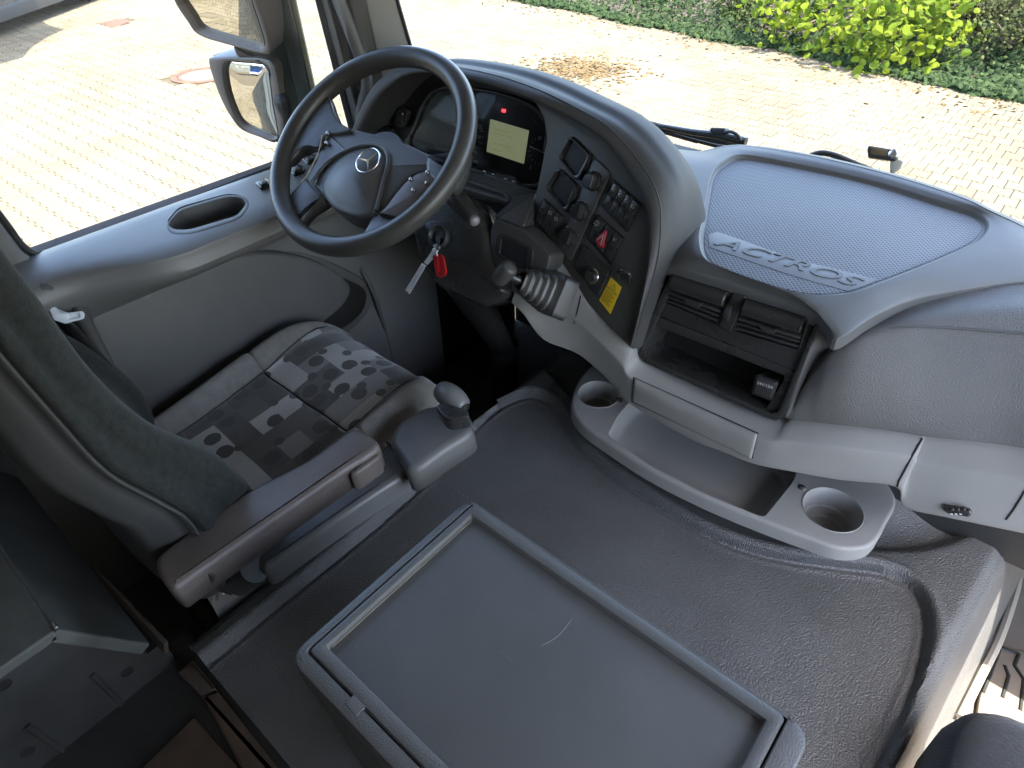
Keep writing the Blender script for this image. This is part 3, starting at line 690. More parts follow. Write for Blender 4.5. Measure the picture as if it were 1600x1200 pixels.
# --- tray recess
TF = .494; PT = plane3(V((0, 1.06, .4945)), V((1, 1.06, .4945)), V((0, 1.5, .513)))
tw = [Z_(*topix(p)[:2], TF) if False else V((p.x, p.y, .4945+(p.y-1.06)*.042)) for p in inner]
cxy = sum(tw, V())/len(tw)
tw2 = [p+(cxy-p).normalized()*.012 for p in tw]
vs, fs = loftrows([inner, [p+V((0, 0, -.002))+(cxy-p).normalized()*.003 for p in inner], [p.lerp(q, .8)+(cxy-p).normalized()*.006 for p, q in zip(inner, tw)], tw2], 5, 3, True)
obj('tray_wall', vs, fs, DASH, dash, sharp=60)
def matm():
    m = bpy.data.materials.new('dotted_mat'); m.use_nodes = True; n_, l = m.node_tree.nodes, m.node_tree.links; b = n_['Principled BSDF']
    tc = n_.new('ShaderNodeTexCoord'); mp = n_.new('ShaderNodeMapping'); mp.inputs['Rotation'].default_value = (0, 0, R(45)); mp.inputs['Scale'].default_value = (150, 150, 0)
    v = n_.new('ShaderNodeTexVoronoi'); v.voronoi_dimensions = '2D'; v.inputs['Randomness'].default_value = 0; v.inputs['Scale'].default_value = 1
    l.new(tc.outputs['Object'], mp.inputs[0]); l.new(mp.outputs[0], v.inputs['Vector'])
    r = n_.new('ShaderNodeMapRange'); r.inputs[1].default_value = .26; r.inputs[2].default_value = .36; l.new(v.outputs['Distance'], r.inputs[0])
    x = n_.new('ShaderNodeMix'); x.data_type = 'RGBA'; x.inputs[6].default_value = (.06, .063, .07, 1); x.inputs[7].default_value = (.165, .17, .185, 1); l.new(r.outputs[0], x.inputs[0]); l.new(x.outputs[2], b.inputs['Base Color'])
    bp = n_.new('ShaderNodeBump'); bp.inputs['Strength'].default_value = .8; bp.inputs['Distance'].default_value = .0012; l.new(r.outputs[0], bp.inputs['Height']); l.new(bp.outputs[0], b.inputs['Normal'])
    b.inputs['Roughness'].default_value = .5
    return m
tp = [(q.x, q.y) for q in spline([V(PT.two(p)) for p in tw2], 5, True)]
tray = obj('tray_mat', *prismgeo(tp, PT, -.01, .001, .0005), matm(), dash)
# smooth band carrying the raised lettering
band = slab('letter_band', [(1106, 366), (1122, 362), (1240, 404), (1372, 437), (1345, 448), (1325, 455), (1230, 428), (1108, 386)], PT, -.002, .0018, mat('mat_plain', (.165, .17, .185), .5, fine=900, bump=.1, var=.06), tray, r=.006, bev=.0004)
pa, pb = PT.at(1124, 378, .002), PT.at(1332, 440, .002)
text('lettering', 'ACTROS', (pa+pb)/2, pb-pa, PT.n.cross(pb-pa), .047, mat('mat_letter', (.11, .113, .12), .5), tray, .0012, .35, 1.4, weight=.0002)
# --- soft passenger pad
seam = [(1236, 640), (1256, 596), (1280, 560), (1300, 532), (1340, 504), (1400, 476), (1460, 457), (1540, 445), (1600, 440), (1720, 440)]
bot = [(1228, 654), (1242, 657), (1262, 660), (1285, 663), (1325, 668), (1390, 676), (1450, 684), (1535, 693), (1600, 700), (1720, 712)]
sz = [.285, .335, .378, .41, .44, .462, .472, .478, .48, .48]
by_ = [.985, .985, .99, .995, 1.005, 1.025, 1.04, 1.06, 1.07, 1.08]
r0 = [Z_(a, b, z) for (a, b), z in zip(seam, sz)]; r5 = [Y_(a, b, y) for (a, b), y in zip(bot, by_)]
r0b = [p+V((.002, -.001, -.008)) for p in r0]
def bulge(t, up, outw): return [p.lerp(q, t)+V((0, -outw*min(1, i/5+.1), up*min(1, i/4+.1))) for i, (p, q) in enumerate(zip(r0, r5))]
padrows = [r0b, [p+V((.001, -.002, .001)) for p in r0], bulge(.12, .018, .005), bulge(.3, .05, .012), bulge(.42, .05, .02), bulge(.6, .03, .03), bulge(.8, .008, .022), r5, [p+V((0, .02, -.004)) for p in r5]]
loft('passenger_pad', padrows, LEATHER, dash, nu=5, nv=5, sharp=70)
PADO = bpy.data.objects['passenger_pad']
cre = [(1388, 513), (1420, 511), (1460, 511), (1520, 515), (1600, 521), (1700, 530)]
tube('pad_crease', [hits(PADO, a, b, .0006) for a, b in cre if hits(PADO, a, b)], [.0004, .0016, .002, .002, .002, .002][:len([1 for a, b in cre if hits(PADO, a, b)])], mat('crease', (.05, .05, .05), .6), dash, seg=6, sm=4)
# --- lower grey fascia
top = [(838, 372), (869, 416), (906, 459), (950, 510), (986, 546), (1000, 566), (1062, 598), (1130, 631), (1215, 659), (1240, 658), (1330, 669), (1438, 682), (1448, 683.5), (1520, 691), (1600, 700), (1720, 714)]
ty = [.985, .965, .958, .95, .95, .962, .97, .97, .975, .98, 1.0, 1.035, 1.038, 1.055, 1.07, 1.08]
bt = [(800, 470), (818, 488), (850, 528), (905, 552), (955, 596), (986, 630), (1075, 682), (1125, 702), (1176, 722), (1230, 733), (1310, 747), (1400, 758), (1413, 789), (1480, 805), (1558, 821), (1700, 850)]
bo = [.90, .9, .92, .95, .955, .948, .938, .935, .935, .945, .965, .985, .985, .99, 1.0, 1.02]
A = [Y_(a, b, y) for (a, b), y in zip(top, ty)]; D = [Y_(a, b, y) for (a, b), y in zip(bt, bo)]
fw = [.008, .01, .012, .014, .016, .02, .022, .022, .022, .02, .018, .016, .016, .016, .016, .016]
B1 = [a.lerp(d, .22)+V((0, -f, 0)) for a, d, f in zip(A, D, fw)]
B2 = [a.lerp(d, .35)+V((0, -f*1.05, 0)) for a, d, f in zip(A, D, fw)]
D2 = [d+V((0, .012, -.006)) for d in D]; D3 = [d+V((0, .09, -.004)) for d in D]
loft('lower_fascia', [[a+V((0, .03, .0)) for a in A], A, B1, B2, [b.lerp(d, .5) for b, d in zip(B2, D)], D, D2, D3], GREY, dash, nu=5, nv=4, sharp=70)
# ashtray drawer and joints on the fascia
def patch(name, c4, target, off, m, parent, nu=16, nv=6, rim=.003, depth=.006):
    """a thin moulded cover that follows another surface, edges rolled in"""
    a, b, c, d = [V(p) for p in c4]; G_ = []
    us = [0, .012]+[.03+.94*i/nu for i in range(nu+1)]+[.988, 1]; vs_ = [0, .05]+[.12+.76*i/nv for i in range(nv+1)]+[.95, 1]
    for v in vs_:
        row = []
        for u in us:
            p = a.lerp(b, u).lerp(d.lerp(c, u), v); e = min(u*6, (1-u)*6, v, 1-v, .12)/.12
            row.append(hits(target, p.x, p.y, -depth if (u in (0, 1) or v in (0, 1)) else off*(.55+.45*min(1, e))))
        G_.append(row)
    vs, fs = grid(G_); return obj(name, vs, fs, m, parent, sharp=70)
FA = bpy.data.objects['lower_fascia']
patch('drawer_gap', [(987.5, 586), (1188, 675.5), (1177.5, 720), (984.5, 629)], FA, .0012, BLACK, dash)
patch('drawer', [(990, 588.5), (1186, 677.5), (1175.5, 719), (987, 627)], FA, .0045, GREY, dash)
def seamtube(name, pts, rad, m=BLACK, par=dash): return tube(name, pts, rad, m, par, seg=6, sm=4)
def joint(i_top, i_bot):
    pass
def jt(name, pts, r=.0016): 
    q = [hits(FA, a, b, .0004) for a, b in pts]; tube(name, [p for p in q if p], r, BLACK, dash, seg=6)
jt('flap_joint', ((1441, 685), (1434, 697), (1426, 711), (1418, 726), (1410, 741), (1404, 752), (1402, 760)))
jt('flap_joint', ((1602, 766), (1594, 780), (1584, 796), (1572, 812)))
PG = Plane(hits(FA, 1497, 797), (hits(FA, 1520, 800)-hits(FA, 1470, 790)).cross(hits(FA, 1497, 790)-hits(FA, 1497, 804)))
hd = slab('flap_latch', [(1476, 790), (1516, 797), (1519, 803), (1514, 809), (1480, 803), (1473, 797)], PG, -.01, .008, SHINY, dash, r=.003, bev=.003)
for a in (1488, 1497, 1506): slab('latch_key', [(a-3, 793), (a+3, 794), (a+2.5, 799), (a-3.5, 798)], PG, .004, .011, SHINY, hd, r=.001, bev=.001)
for a in (1487, 1494, 1501): slab('latch_mark', [(a-2, 802), (a+2, 803), (a+2, 805), (a-2, 804)], PG, .006, .0085, INKW, hd, r=0, bev=.0002)
tube('fascia_joint', [p for p in [hits(FA, a, b, .0003) for a, b in ((907, 462), (905, 475), (901, 490), (897, 506))] if p], .0013, BLACK, dash, seg=6)
# --- centre console with air vents
PC = plane3(Z_(1058, 411, .472), Z_(1286, 487, .472), Z_(1217, 656, .262))
PCn = PC.n
bezel('vent_frame', [(1056, 409), (1064, 408), (1284, 483), (1289, 492), (1226, 650), (1214, 660), (1004, 566), (992, 548)], [(1066, 419), (1278, 491), (1275, 500), (1215, 645), (1206, 647), (1012, 560), (1003, 546)], PC, -.03, .006, -.1, SHINY, dash, r=.008, ri=.006, n=80, bev=.003, floor=False)
slab('console_face', [(1063, 428), (1275, 497), (1243, 580), (1024, 491)], PC, -.02, -.004, SHINY, dash, r=.004, bev=.001)
bezel('open_pocket', [(1023, 492), (1243, 580), (1216, 645), (1206, 648), (1012, 561), (1004, 548)], [(1022, 508), (1228, 588), (1196, 640), (1015, 556), (1009, 546)], PC, -.02, -.005, -.09, SHINY, dash, r=.004, ri=.004, bev=.002, floor_m=BLACK)
for q, (c, tx) in enumerate((([(1054, 429), (1145, 457), (1121, 509), (1035, 473)], 0), ([(1166, 466), (1264, 497), (1249, 549), (1143, 518)], 1))):
    P4 = [PC.at(*p, .0) for p in c]
    vent = bezel('air_vent', [(a, b) for a, b in c], [(c[0][0]+2, c[0][1]+2), (c[1][0]-2, c[1][1]+1), (c[2][0]-2, c[2][1]-2), (c[3][0]+3, c[3][1]-1)], PC, -.01, .004, -.0032, SHINY, dash, r=.003, ri=.003, floor_m=BLACK)
    a, b, c_, d = P4
    e1 = (b-a)
    for k, (t, h, rr) in enumerate(((.22, .005, .0165), (.55, .003, .008), (.7, .002, .0045), (.84, .002, .0045))):
        s, e = a.lerp(d, t).lerp(b.lerp(c_, t), .03)+PCn*h, a.lerp(d, t).lerp(b.lerp(c_, t), .97)+PCn*h
        tube('barrel' if k == 0 else 'slat', [s, s.lerp(e, .02), s.lerp(e, .98), e], [rr*.85, rr, rr, rr*.85], SHINY if k == 0 else DARK, vent, seg=16, squash=1 if k == 0 else .5)
    kb = a.lerp(b, .45).lerp(d.lerp(c_, .5), .62)
    pxk = topix(kb)
    slab('thumb_tab', [(pxk[0]-16, pxk[1]-9), (pxk[0]+15, pxk[1]+2), (pxk[0]+9, pxk[1]+9), (pxk[0]-6, pxk[1]+6), (pxk[0]-14, pxk[1])], PC, -.004, .012, DARK, vent, r=.003, bev=.003)
loft('console_side', [[PC.at(1283, 484, .002), PC.at(1262, 540, .002), PC.at(1240, 598, .002), PC.at(1218, 655, .002)], [PC.at(1290, 494, .004), PC.at(1268, 548, .004), PC.at(1247, 602, .004), PC.at(1228, 652, .004)], [Z_(1312, 523, .468), Z_(1284, 556, .38), Z_(1259, 595, .337), Z_(1240, 640, .288)]], HOOD, dash, nu=5, nv=3)
tw_ = slab('vent_wheel_mount', [(1145, 457), (1166, 463), (1142, 519), (1122, 510)], PC, -.01, .007, SHINY, dash, r=.004, bev=.002)
lathe('thumbwheel', PC.at(1141, 487, -.004), (PC.at(1166, 463)-PC.at(1145, 457)), [(.001, -.006), (.018, -.006), (.0195, -.003), (.0195, .003), (.018, .006), (.001, .006)], DARK, tw_, n=28)
sk = slab('power_socket', [(1181, 585), (1217, 597), (1206, 628), (1172, 615)], PC, -.08, -.004, SHINY, dash, r=.006, bev=.003)
slab('socket_lid', [(1184, 589), (1213, 598), (1204, 623), (1177, 613)], PC, -.01, -.001, DARK, sk, r=.004, bev=.002)
text('marking', '24V/15A', PC.at(1195, 602, -.0005), PC.at(1208, 605, 0)-PC.at(1184, 597, 0), PC.at(1195, 590, 0)-PC.at(1193, 604, 0), .0085, INKW, sk, .0002)
# --- binnacle hood
lip = [(560, 222), (567, 202), (587, 162), (610, 135), (637, 118), (665, 114), (700, 118), (740, 126), (785, 139), (835, 157), (885, 181), (935, 212), (960, 238), (982, 270), (1006, 310), (1015, 353), (1012, 407), (1006, 450), (997, 500), (987, 542)]
ly = [.955, .957, .965, .975, .985, .99, .993, .996, .998, 1.0, 1.0, 1.0, .998, .995, .988, .98, .968, .957, .948, .945]
otr = [(552, 212), (559, 194), (577, 152), (600, 122), (632, 104), (668, 99), (715, 100), (772, 109), (822, 121), (872, 140), (922, 164), (962, 184), (982, 198), (1008, 221), (1043, 268), (1059, 310), (1058, 367), (1046, 415), (1024, 470), (998, 545)]
oy = [.975, .985, 1.0, 1.02, 1.04, 1.05, 1.06, 1.065, 1.07, 1.072, 1.072, 1.07, 1.065, 1.06, 1.05, 1.045, 1.03, 1.015, .99, .955]
LI = [Y_(a, b, y) for (a, b), y in zip(lip, ly)]; OT = [Y_(a, b, y) for (a, b), y in zip(otr, oy)]
back = [p+V((0, .06, .012 if 2 < i < 13 else 0)) for i, p in enumerate(OT)]
def hoodrow(t, k): return [a.lerp(b, t)+V((0, -.012*k, .008*k)) for a, b in zip(LI, OT)]
PW = Plane(Y_(940, 350, 1.012), (-.1, -.93, .34))
for i in range(10, 20): LI[i] = PW.at(*lip[i], (.07, .05, .04, .03, .022, .016, .014, .014, .014, .014)[i-10])
inn = [p+V((0, .004, -.002)) for p in LI]
deep = []
for i, p in enumerate(LI):
    a, b = lip[i]
    deep.append(p+V((0, .10 if i < 10 else .1-.012*(i-9) if i < 16 else .02, -.012 if i > 1 else 0)))
hood_rows = [deep, [p.lerp(q, .1)+V((0, .0, .001)) for p, q in zip(LI, deep)], LI, hoodrow(.07, .5), hoodrow(.22, .95), hoodrow(.48, 1.2), hoodrow(.76, .9), OT, [p+V((.0, .03, .003)) for p in OT], [p+V((.0, .09, -.02)) for p in OT], [p+V((.0, .16, -.12)) for p in OT]]
loft('binnacle_hood', hood_rows, HOOD, dash, nu=5, nv=4, sharp=70)
seamtube('hood_stitch', [hoodrow(.52, 1.22)[i] for i in range(6, 20)], .0011, DARK)
# --- instrument cluster
PK = plane3(Y_(590, 190, 1.03), Y_(850, 205, 1.10), Y_(842, 292, 1.075))
slab('cluster_back', [(548, 235), (575, 160), (612, 122), (668, 102), (780, 128), (880, 170), (866, 240), (845, 320), (770, 300), (560, 300)], PK, -.04, -.0145, DARK, dash, r=.01, bev=.002)
bezel('cluster_surround', [(633, 230), (645, 195), (660, 158), (680, 138), (720, 134), (790, 147), (838, 168), (858, 200), (855, 225), (843, 296), (740, 270), (680, 250)], [(640, 230), (650, 198), (664, 162), (683, 142), (720, 139), (788, 152), (834, 173), (852, 203), (849, 226), (838, 288), (740, 263), (680, 245)], PK, -.01, .006, -.012, SHINY, dash, curve=4, n=80, bev=.002, floor_m=BLACK)
cl = slab('dial_face', [(640, 230), (650, 198), (664, 162), (683, 142), (720, 139), (788, 152), (834, 173), (852, 203), (849, 226), (838, 288), (740, 263), (680, 245)], PK, -.012, -.008, mat('dial_black', (.04, .043, .048), .35, var=.1), dash, curve=4, bev=.0005)
slab('display', [(766, 186), (826, 204), (818, 256), (760, 237)], PK, -.009, -.006, LCD, cl, r=.001, bev=.0003)
LCDI = mat('lcd_ink', (.24, .26, .09), .4, emit=(.3, .31, .1, .07))
for (x, y, s) in ((772, 200, 22), (771, 206, 30), (770, 222, 26), (769, 232, 14)): slab('display_line', [(x, y), (x+s, y+s*.3), (x+s, y+s*.3+1.6), (x, y+1.6)], PK, -.0065, -.0057, LCDI, cl, r=0, bev=.0001)
slab('warning_lamp', [(784, 170), (790, 171), (789, 176), (783.5, 175)], PK, -.009, -.006, REDL, cl, r=.001, bev=.0003)
def ktext(s, px, py, size, m=INKW): text('numeral', s, PK.at(px, py, -.0055), PK.u, PK.v if PK.v.z > 0 else -PK.v, size, m, cl, .0002)
for s, x, y in (('80', 746, 183), ('100', 749, 199), ('120', 746, 214), ('10', 843, 216), ('0', 829, 262), ('40', 712, 196)): ktext(s, x, y, .011)
for i in range(12):
    a = R(-62+i*11); cx0, cy0 = 700, 196
    p = [PK.at(cx0+rr*math.cos(a), cy0+rr*.92*math.sin(a)+rr*math.cos(a)*.28, -.0055) for rr in (50, 56)]
    tube('tick', p, .0008, INKW, cl, seg=4)
for i in range(9):
    a = R(100+i*20); p = [PK.at(846+rr*math.cos(a), 236+rr*math.sin(a)*1.1, -.0055) for rr in (17, 21)]
    tube('tick', p, .0006, INKW, cl, seg=4)
tube('needle', [PK.at(828, 229, -.004), PK.at(851, 239, -.004)], [.0018, .0008], INKW, cl, seg=6)
for (x, y) in ((700, 150), (738, 165), (832, 186), (836, 190), (742, 252), (743, 256), (834, 280), (838, 273)): disc('telltale', x, y, PK, .0018, -.009, -.0055, mat('telltale_grey', (.12, .12, .13), .5), cl)
slab('cluster_lens', [(640, 230), (650, 198), (664, 162), (683, 142), (720, 139), (788, 152), (834, 173), (852, 203), (849, 226), (838, 288), (740, 263), (680, 245)], PK, .001, .002, LENS, dash, curve=4, bev=.0002)
# light switch left of the cluster
ls = bezel('light_range_switch', [(620, 172), (626, 167), (636, 170), (639, 176), (633, 196), (626, 200), (618, 196), (616, 190)], [(623, 174), (633, 174), (630, 194), (620, 191)], PK, -.006, .004, .0, SHINY, dash, r=.003, ri=.002, n=48, bev=.001)
slab('rocker', [(624, 175), (632, 176), (629, 193), (621, 190)], PK, -.004, .003, DARK, ls, r=.001, bev=.001)
disc('lamp_symbol', 629, 178, PK, .003, .002, .0034, INKW, ls)
lathe('light_knob', PK.at(606, 212, 0), PK.n, [(.024, -.002), (.024, .003), (.019, .005), (.017, .018), (.014, .02), (.001, .02)], SHINY, dash)
# strip of small buttons under the cluster, slot and apron
PE = plane3(Y_(725, 262, 1.055), Y_(840, 298, 1.06), Y_(770, 335, .975))
slab('apron', [(640, 245), (722, 262), (841, 298), (826, 352), (772, 338), (800, 312), (700, 285), (640, 290)], PE, -.03, .002, PANEL, dash, r=.006, bev=.003)
bs = slab('button_strip', [(752, 262), (762, 258), (805, 276), (811, 290), (800, 288), (756, 272)], PE, .0, .006, DARK, dash, r=.002, bev=.0015)
for x, y in ((757, 267), (770, 271.5), (790, 279), (802, 283)): slab('button', [(x-4, y-2.5), (x+4, y), (x+3.5, y+3.5), (x-4.5, y+1)], PE, .002, .0085, SHINY, bs, r=.0008, bev=.0008); slab('button_mark', [(x-2, y-1), (x+2, y+.3), (x+2, y+1.5), (x-2, y+.4)], PE, .006, .0088, INKW, bs, r=0, bev=.0001)
bezel('slot', [(706, 272), (720, 274), (790, 298), (799, 310), (793, 316), (780, 311), (706, 288)], [(712, 278), (722, 280), (786, 302), (792, 309), (780, 305), (712, 284)], PE, -.01, .006, .0026, PANEL, dash, r=.004, ri=.003, floor_m=BLACK)
slab('ledge', [(837, 301), (820, 350), (812, 357), (776, 341), (793, 325), (800, 306)], PE, .0, .012, PANEL, dash, r=.004, bev=.004)
# --- switch wing to the right of the wheel
WO = [(830, 150), (885, 176), (940, 210), (964, 236), (986, 268), (1010, 308), (1020, 353), (1017, 407), (1011, 450), (1002, 500), (990, 548), (950, 510), (906, 459), (869, 417), (835, 374), (825, 352), (840, 292), (855, 215), (850, 185)]
slab('switch_panel', WO, PW, -.03, .0, PANEL, dash, r=.01, bev=.002)
for q in ([(888, 214), (893, 213), (922, 242), (921, 250), (904, 281), (898, 281), (873, 250), (872, 244)], [(868, 265), (873, 263), (899, 287), (900, 295), (888, 330), (882, 332), (854, 298), (853, 291)]):
    cxx, cyy = sum(a for a, b in q)/8, sum(b for a, b in q)/8
    bezel('storage_slot', q, [(cxx+(a-cxx)*.8-1, cyy+(b-cyy)*.8-1) for a, b in q], PW, -.004, .009, .0012, SHINY, dash, r=.002, ri=.002, bev=.003, floor_m=BLACK)
def bank(px, nx, name, marks=(), red=None):
    """a block of rocker switches: px = four corners, nx columns, two rows"""
    b_ = slab(name, px, PW, -.004, .004, BLACK, dash, r=.004, bev=.002)
    a, b, c, d = [V(p) for p in px]
    for i in range(nx):
        for j in range(2):
            def P_(u, v): return a.lerp(b, u).lerp(d.lerp(c, u), v)
            u0, u1 = .05+(i+.06)/nx*.9, .05+(i+.94)/nx*.9; v0, v1 = (.07, .48) if j == 0 else (.5, .93)
            q = [tuple(P_(u, v)) for u, v in ((u0, v0), (u1, v0), (u1, v1), (u0, v1))]
            sw_ = slab('switch', q, PW, .0, .011 if j == 0 else .007, SHINY, b_, r=.0015, bev=.0018)
            if j == 0 and (i in marks):
                m_ = P_((u0+u1)/2, (v0+v1)/2-.03)
                tube('symbol', [PW.at(m_.x-2.4, m_.y-2.6, .0114), PW.at(m_.x+2.2, m_.y-.5, .0114), PW.at(m_.x+.8, m_.y+3, .0114), PW.at(m_.x-3, m_.y+1, .0114), PW.at(m_.x-2.4, m_.y-2.6, .0114)], .0004, INKW, b_, seg=4)
        if nx > 3 or True:
            v = .5; q0, q1 = P_(.05+(i+.1)/nx*.9, v), P_(.05+(i+.9)/nx*.9, v)
            tube('ridge', [PW.at(q0.x, q0.y, .0105), PW.at(q1.x, q1.y, .0105)], .0028, SHINY, b_, seg=8)
    return b_
bank([(849, 309), (880, 338), (863, 379), (832, 342)], 3, 'switch_bank', (1, 2))
bank([(957, 279), (1002, 318), (979, 364), (937, 321)], 4, 'switch_bank', (0, 1, 2, 3))
hb = bank([(932, 334), (975, 372), (954, 415), (915, 371)], 3, 'switch_bank', (2,))
for k in range(8):
    a = R(k*45); tube('light_symbol', [PW.at(932+2.2*math.cos(a), 349+2.2*math.sin(a), .0114), PW.at(932+4.5*math.cos(a), 349+4.5*math.sin(a), .0114)], .0004, INKW, hb, seg=4)
hz = slab('hazard_button', [(944, 359), (947, 361), (941, 387), (936, 387), (929, 377), (930, 373)], PW, .004, .016, mat('hazard_red', (.28, .01, .02), .35, var=.1), hb, r=.002, bev=.002)
tube('hazard_triangle', [PW.at(943, 366, .0163), PW.at(938.5, 383, .0163), PW.at(932.5, 375.5, .0163), PW.at(943, 366, .0163)], .0005, INKW, hz, seg=4)
kp = slab('knob_panel', [(926, 250), (932, 249), (950, 266), (952, 273), (893, 404), (888, 407), (873, 388), (873, 383), (898, 325)], PW, -.002, .005, PANEL, dash, r=.004, bev=.002)
for x, y in ((927, 283), (907, 330), (889, 371)):
    k_ = lathe('rotary_knob', PW.at(x, y, .006), PW.n, [(.0195, -.003), (.0195, .002), (.017, .004), (.0155, .015), (.013, .017), (.001, .017)], SHINY, dash, n=32)
    tube('grip', [PW.at(x-3, y+10, .024), PW.at(x+3, y-9, .024)], .004, SHINY, k_, seg=8)
    for i in range(7):
        a = R(-150+i*45); disc('dot', x+15*math.cos(a), y+17*math.sin(a), PW, .0008, .003, .0056, INKW, k_, n=8, bev=.0001)
lp = slab('light_switch_plate', [(913, 383), (952, 424), (934, 463), (895, 418)], PW, -.002, .006, SHINY, dash, r=.004, bev=.002)
lathe('light_switch', PW.at(926, 431, .006), PW.n, [(.015, -.003), (.015, .003), (.012, .006), (.011, .012), (.001, .012)], SHINY, lp)
lathe('chrome_ring', PW.at(926, 431, .008), PW.n, [(.0145, 0), (.0155, .001), (.0145, .002), (.0135, .001), (.0145, 0)], CHROME, lp)
hk = tube('coat_hook', [PW.at(970, 436, .0), PW.at(966, 428, .02), PW.at(974, 423, .026), PW.at(983, 428, .022), PW.at(984, 440, .006)], [.004, .0045, .0045, .005, .006], SHINY, dash, seg=10, sm=4)
lb = slab('warning_label', [(954.5, 433), (971, 449), (953.5, 491), (936, 469)], PW, .0005, .0014, YELLOW, dash, r=0, bev=.0002)
la, lb2, ld = PW.at(954.5, 433, .0016), PW.at(971, 449, .0016), PW.at(936, 469, .0016)
lu, lv = lb2-la, ld-la
tri = [la+lu*.5+lv*.1, la+lu*.72+lv*.27, la+lu*.28+lv*.27]
tube('warning_triangle', tri+[tri[0]], .0006, INK, lb, seg=4)
text('label_heading', 'ACHTUNG', la+lu*.5+lv*.36, lu, -lv, .0062, INK, lb, .0001)
for i in range(9):
    tube('print_line', [la+lu*.1+lv*(.46+i*.055), la+lu*(.9 if i % 3 else .75)+lv*(.46+i*.055)], .0005, INK, lb, seg=4)
# --- small pocket and bellows lever left of the fascia joint
PP = plane3(Y_(775, 345, .945), Y_(858, 398, .935), Y_(790, 440, .91))
slab('pocket_housing', [(773, 341), (818, 359), (860, 400), (850, 440), (826, 470), (790, 450), (766, 400), (766, 360)], PP, -.05, .0, PANEL, dash, r=.008, bev=.003)
bezel('small_pocket', [(776, 366), (782, 364), (828, 386), (833, 392), (829, 421), (823, 424), (779, 402), (773, 396)], [(783, 372), (824, 391), (821, 417), (780, 395)], PP, -.005, .005, .0008, SHINY, dash, r=.003, ri=.002, bev=.002, floor_m=BLACK)
lev = bpy.data.objects.new('brake_lever', None); col.objects.link(lev); lev.parent = dash
lb0 = Y_(862, 458, .915); lev.location = lb0-wloc(dash)
le = Y_(787, 428, .83)
ax = (le-lb0).normalized()
PL = Plane(lb0, ax); PL.n = ax; PL.u = (V((1, 0, 0))-ax*ax.x).normalized(); PL.v = PL.n.cross(PL.u)
Ltot = (le-lb0).length
obj('lever_base', *prismgeo(roundpoly([(-.038, -.045), (.038, -.045), (.038, .045), (-.038, .045)], .012), PL, -.03, .004, .003), DARK, lev)
rows = []
N_ = 5
for i in range(N_*2+1):
    t = i/(N_*2); sz_ = (.040-.020*t)*(1.0 if i % 2 == 0 else .66)
    p = [(v.x, v.y) for v in resample(roundpoly([(-sz_, -sz_*1.15), (sz_, -sz_*1.15), (sz_, sz_*1.15), (-sz_, sz_*1.15)], sz_*.55, 4), 28)]
    rows.append([PL.three(a, b, .006+t*Ltot*.64) for a, b in p])
vs, fs = grid(rows, True); obj('bellows', *loftrows(rows, 1, 3, True), mat('bellows_rubber', (.085, .085, .085), .3, var=.1), lev, sharp=0)
tube('lever_neck', [PL.three(0, 0, Ltot*.52), PL.three(0, 0, Ltot*.62), PL.three(0, 0, Ltot*.8), PL.three(0, .0, Ltot*.95)], [.014, .012, .0085, .01], SHINY, lev, sm=4)
kA, kB = Y_(797, 417, .835), Y_(779, 437, .825)
tube('lever_knob', [kA+(kA-kB)*.15, kA, kA.lerp(kB, .5), kB, kB+(kB-kA)*.15], [.003, .0165, .018, .0155, .004], PANEL, lev, seg=18, sm=5)
# --- shelf with cup holders under the dash
sh = thing('cup_shelf', 'light grey shelf with two round cup holders under the dashboard', 'shelf', Z_(1130, 760, .02))
PS = Plane((0, 0, .10), (0, 0, 1))
so_ = [(893, 636), (897, 610), (912, 582), (940, 562), (1010, 545), (1180, 600), (1330, 690), (1386, 752), (1401, 784), (1388, 812), (1372, 842), (1350, 856), (1310, 856), (1265, 841), (1195, 815), (1105, 778), (1015, 733), (948, 690), (910, 662)]
shelf = obj('shelf', *prismgeo(outline(so_, PS, 0, 0, 5), PS, -.035, 0, .008, 4), GREY, sh)
c1, c2 = PS.at(1301, 796), PS.at(935, 616)
sc_px = [(949, 680), (965, 650), (992, 618), (1060, 600), (1180, 660), (1246, 735), (1240, 752), (1194, 809), (1105, 773), (1015, 727)]
sp2 = outline(sc_px, PS, 0, .012)
def cylgeo(c, r, z0, z1, n=40): return [(c.x+r*math.cos(2*math.pi*i/n), c.y+r*math.sin(2*math.pi*i/n), z) for z in (z0, z1) for i in range(n)], [(i, (i+1) % n, n+(i+1) % n, n+i) for i in range(n)]+[tuple(range(n))[::-1], tuple(range(n, 2*n))]
cut(shelf, [cylgeo(c1, .054, .0, .2), cylgeo(c2, .047, .0, .2), prismgeo(sp2, PS, -.1, .1, .0005)])
for c, r in ((c1, .054), (c2, .047)):
    lathe('cup_holder', (c.x, c.y, .1), (0, 0, 1), [(r+.003, -.002), (r+.0005, .0012), (r-.003, -.004), (r-.006, -.03), (r-.007, -.04), (r-.012, -.042), (r-.013, -.062), (r-.018, -.066), (.001, -.066)], GREY, sh, n=44)
# scoop: sloping floor and walls
q = resample(sp2, 90); cc = sum((V(p) for p in q), V((0, 0)))/90
loops = []
for t, h in ((1.004, .0), (.995, -.006), (.975, -.03), (.95, -.045), (.9, -.05), (.5, -.0501), (.001, -.0502)): loops.append([PS.three(cc.x+(p.x-cc.x)*t, cc.y+(p.y-cc.y)*t, h) for p in q])
vs, fs = grid(loops, True); obj('scoop', vs, fs, GREY, sh, sharp=50)
for x, y, r_ in ((1251, 764, .009), (968, 628, .009)): lathe('clip', PS.at(x, y, -.01), (0.3, -.6, .7), [(.0, .016), (r_*.7, .015), (r_, .01), (r_, -.02)], SHINY, sh, n=18)

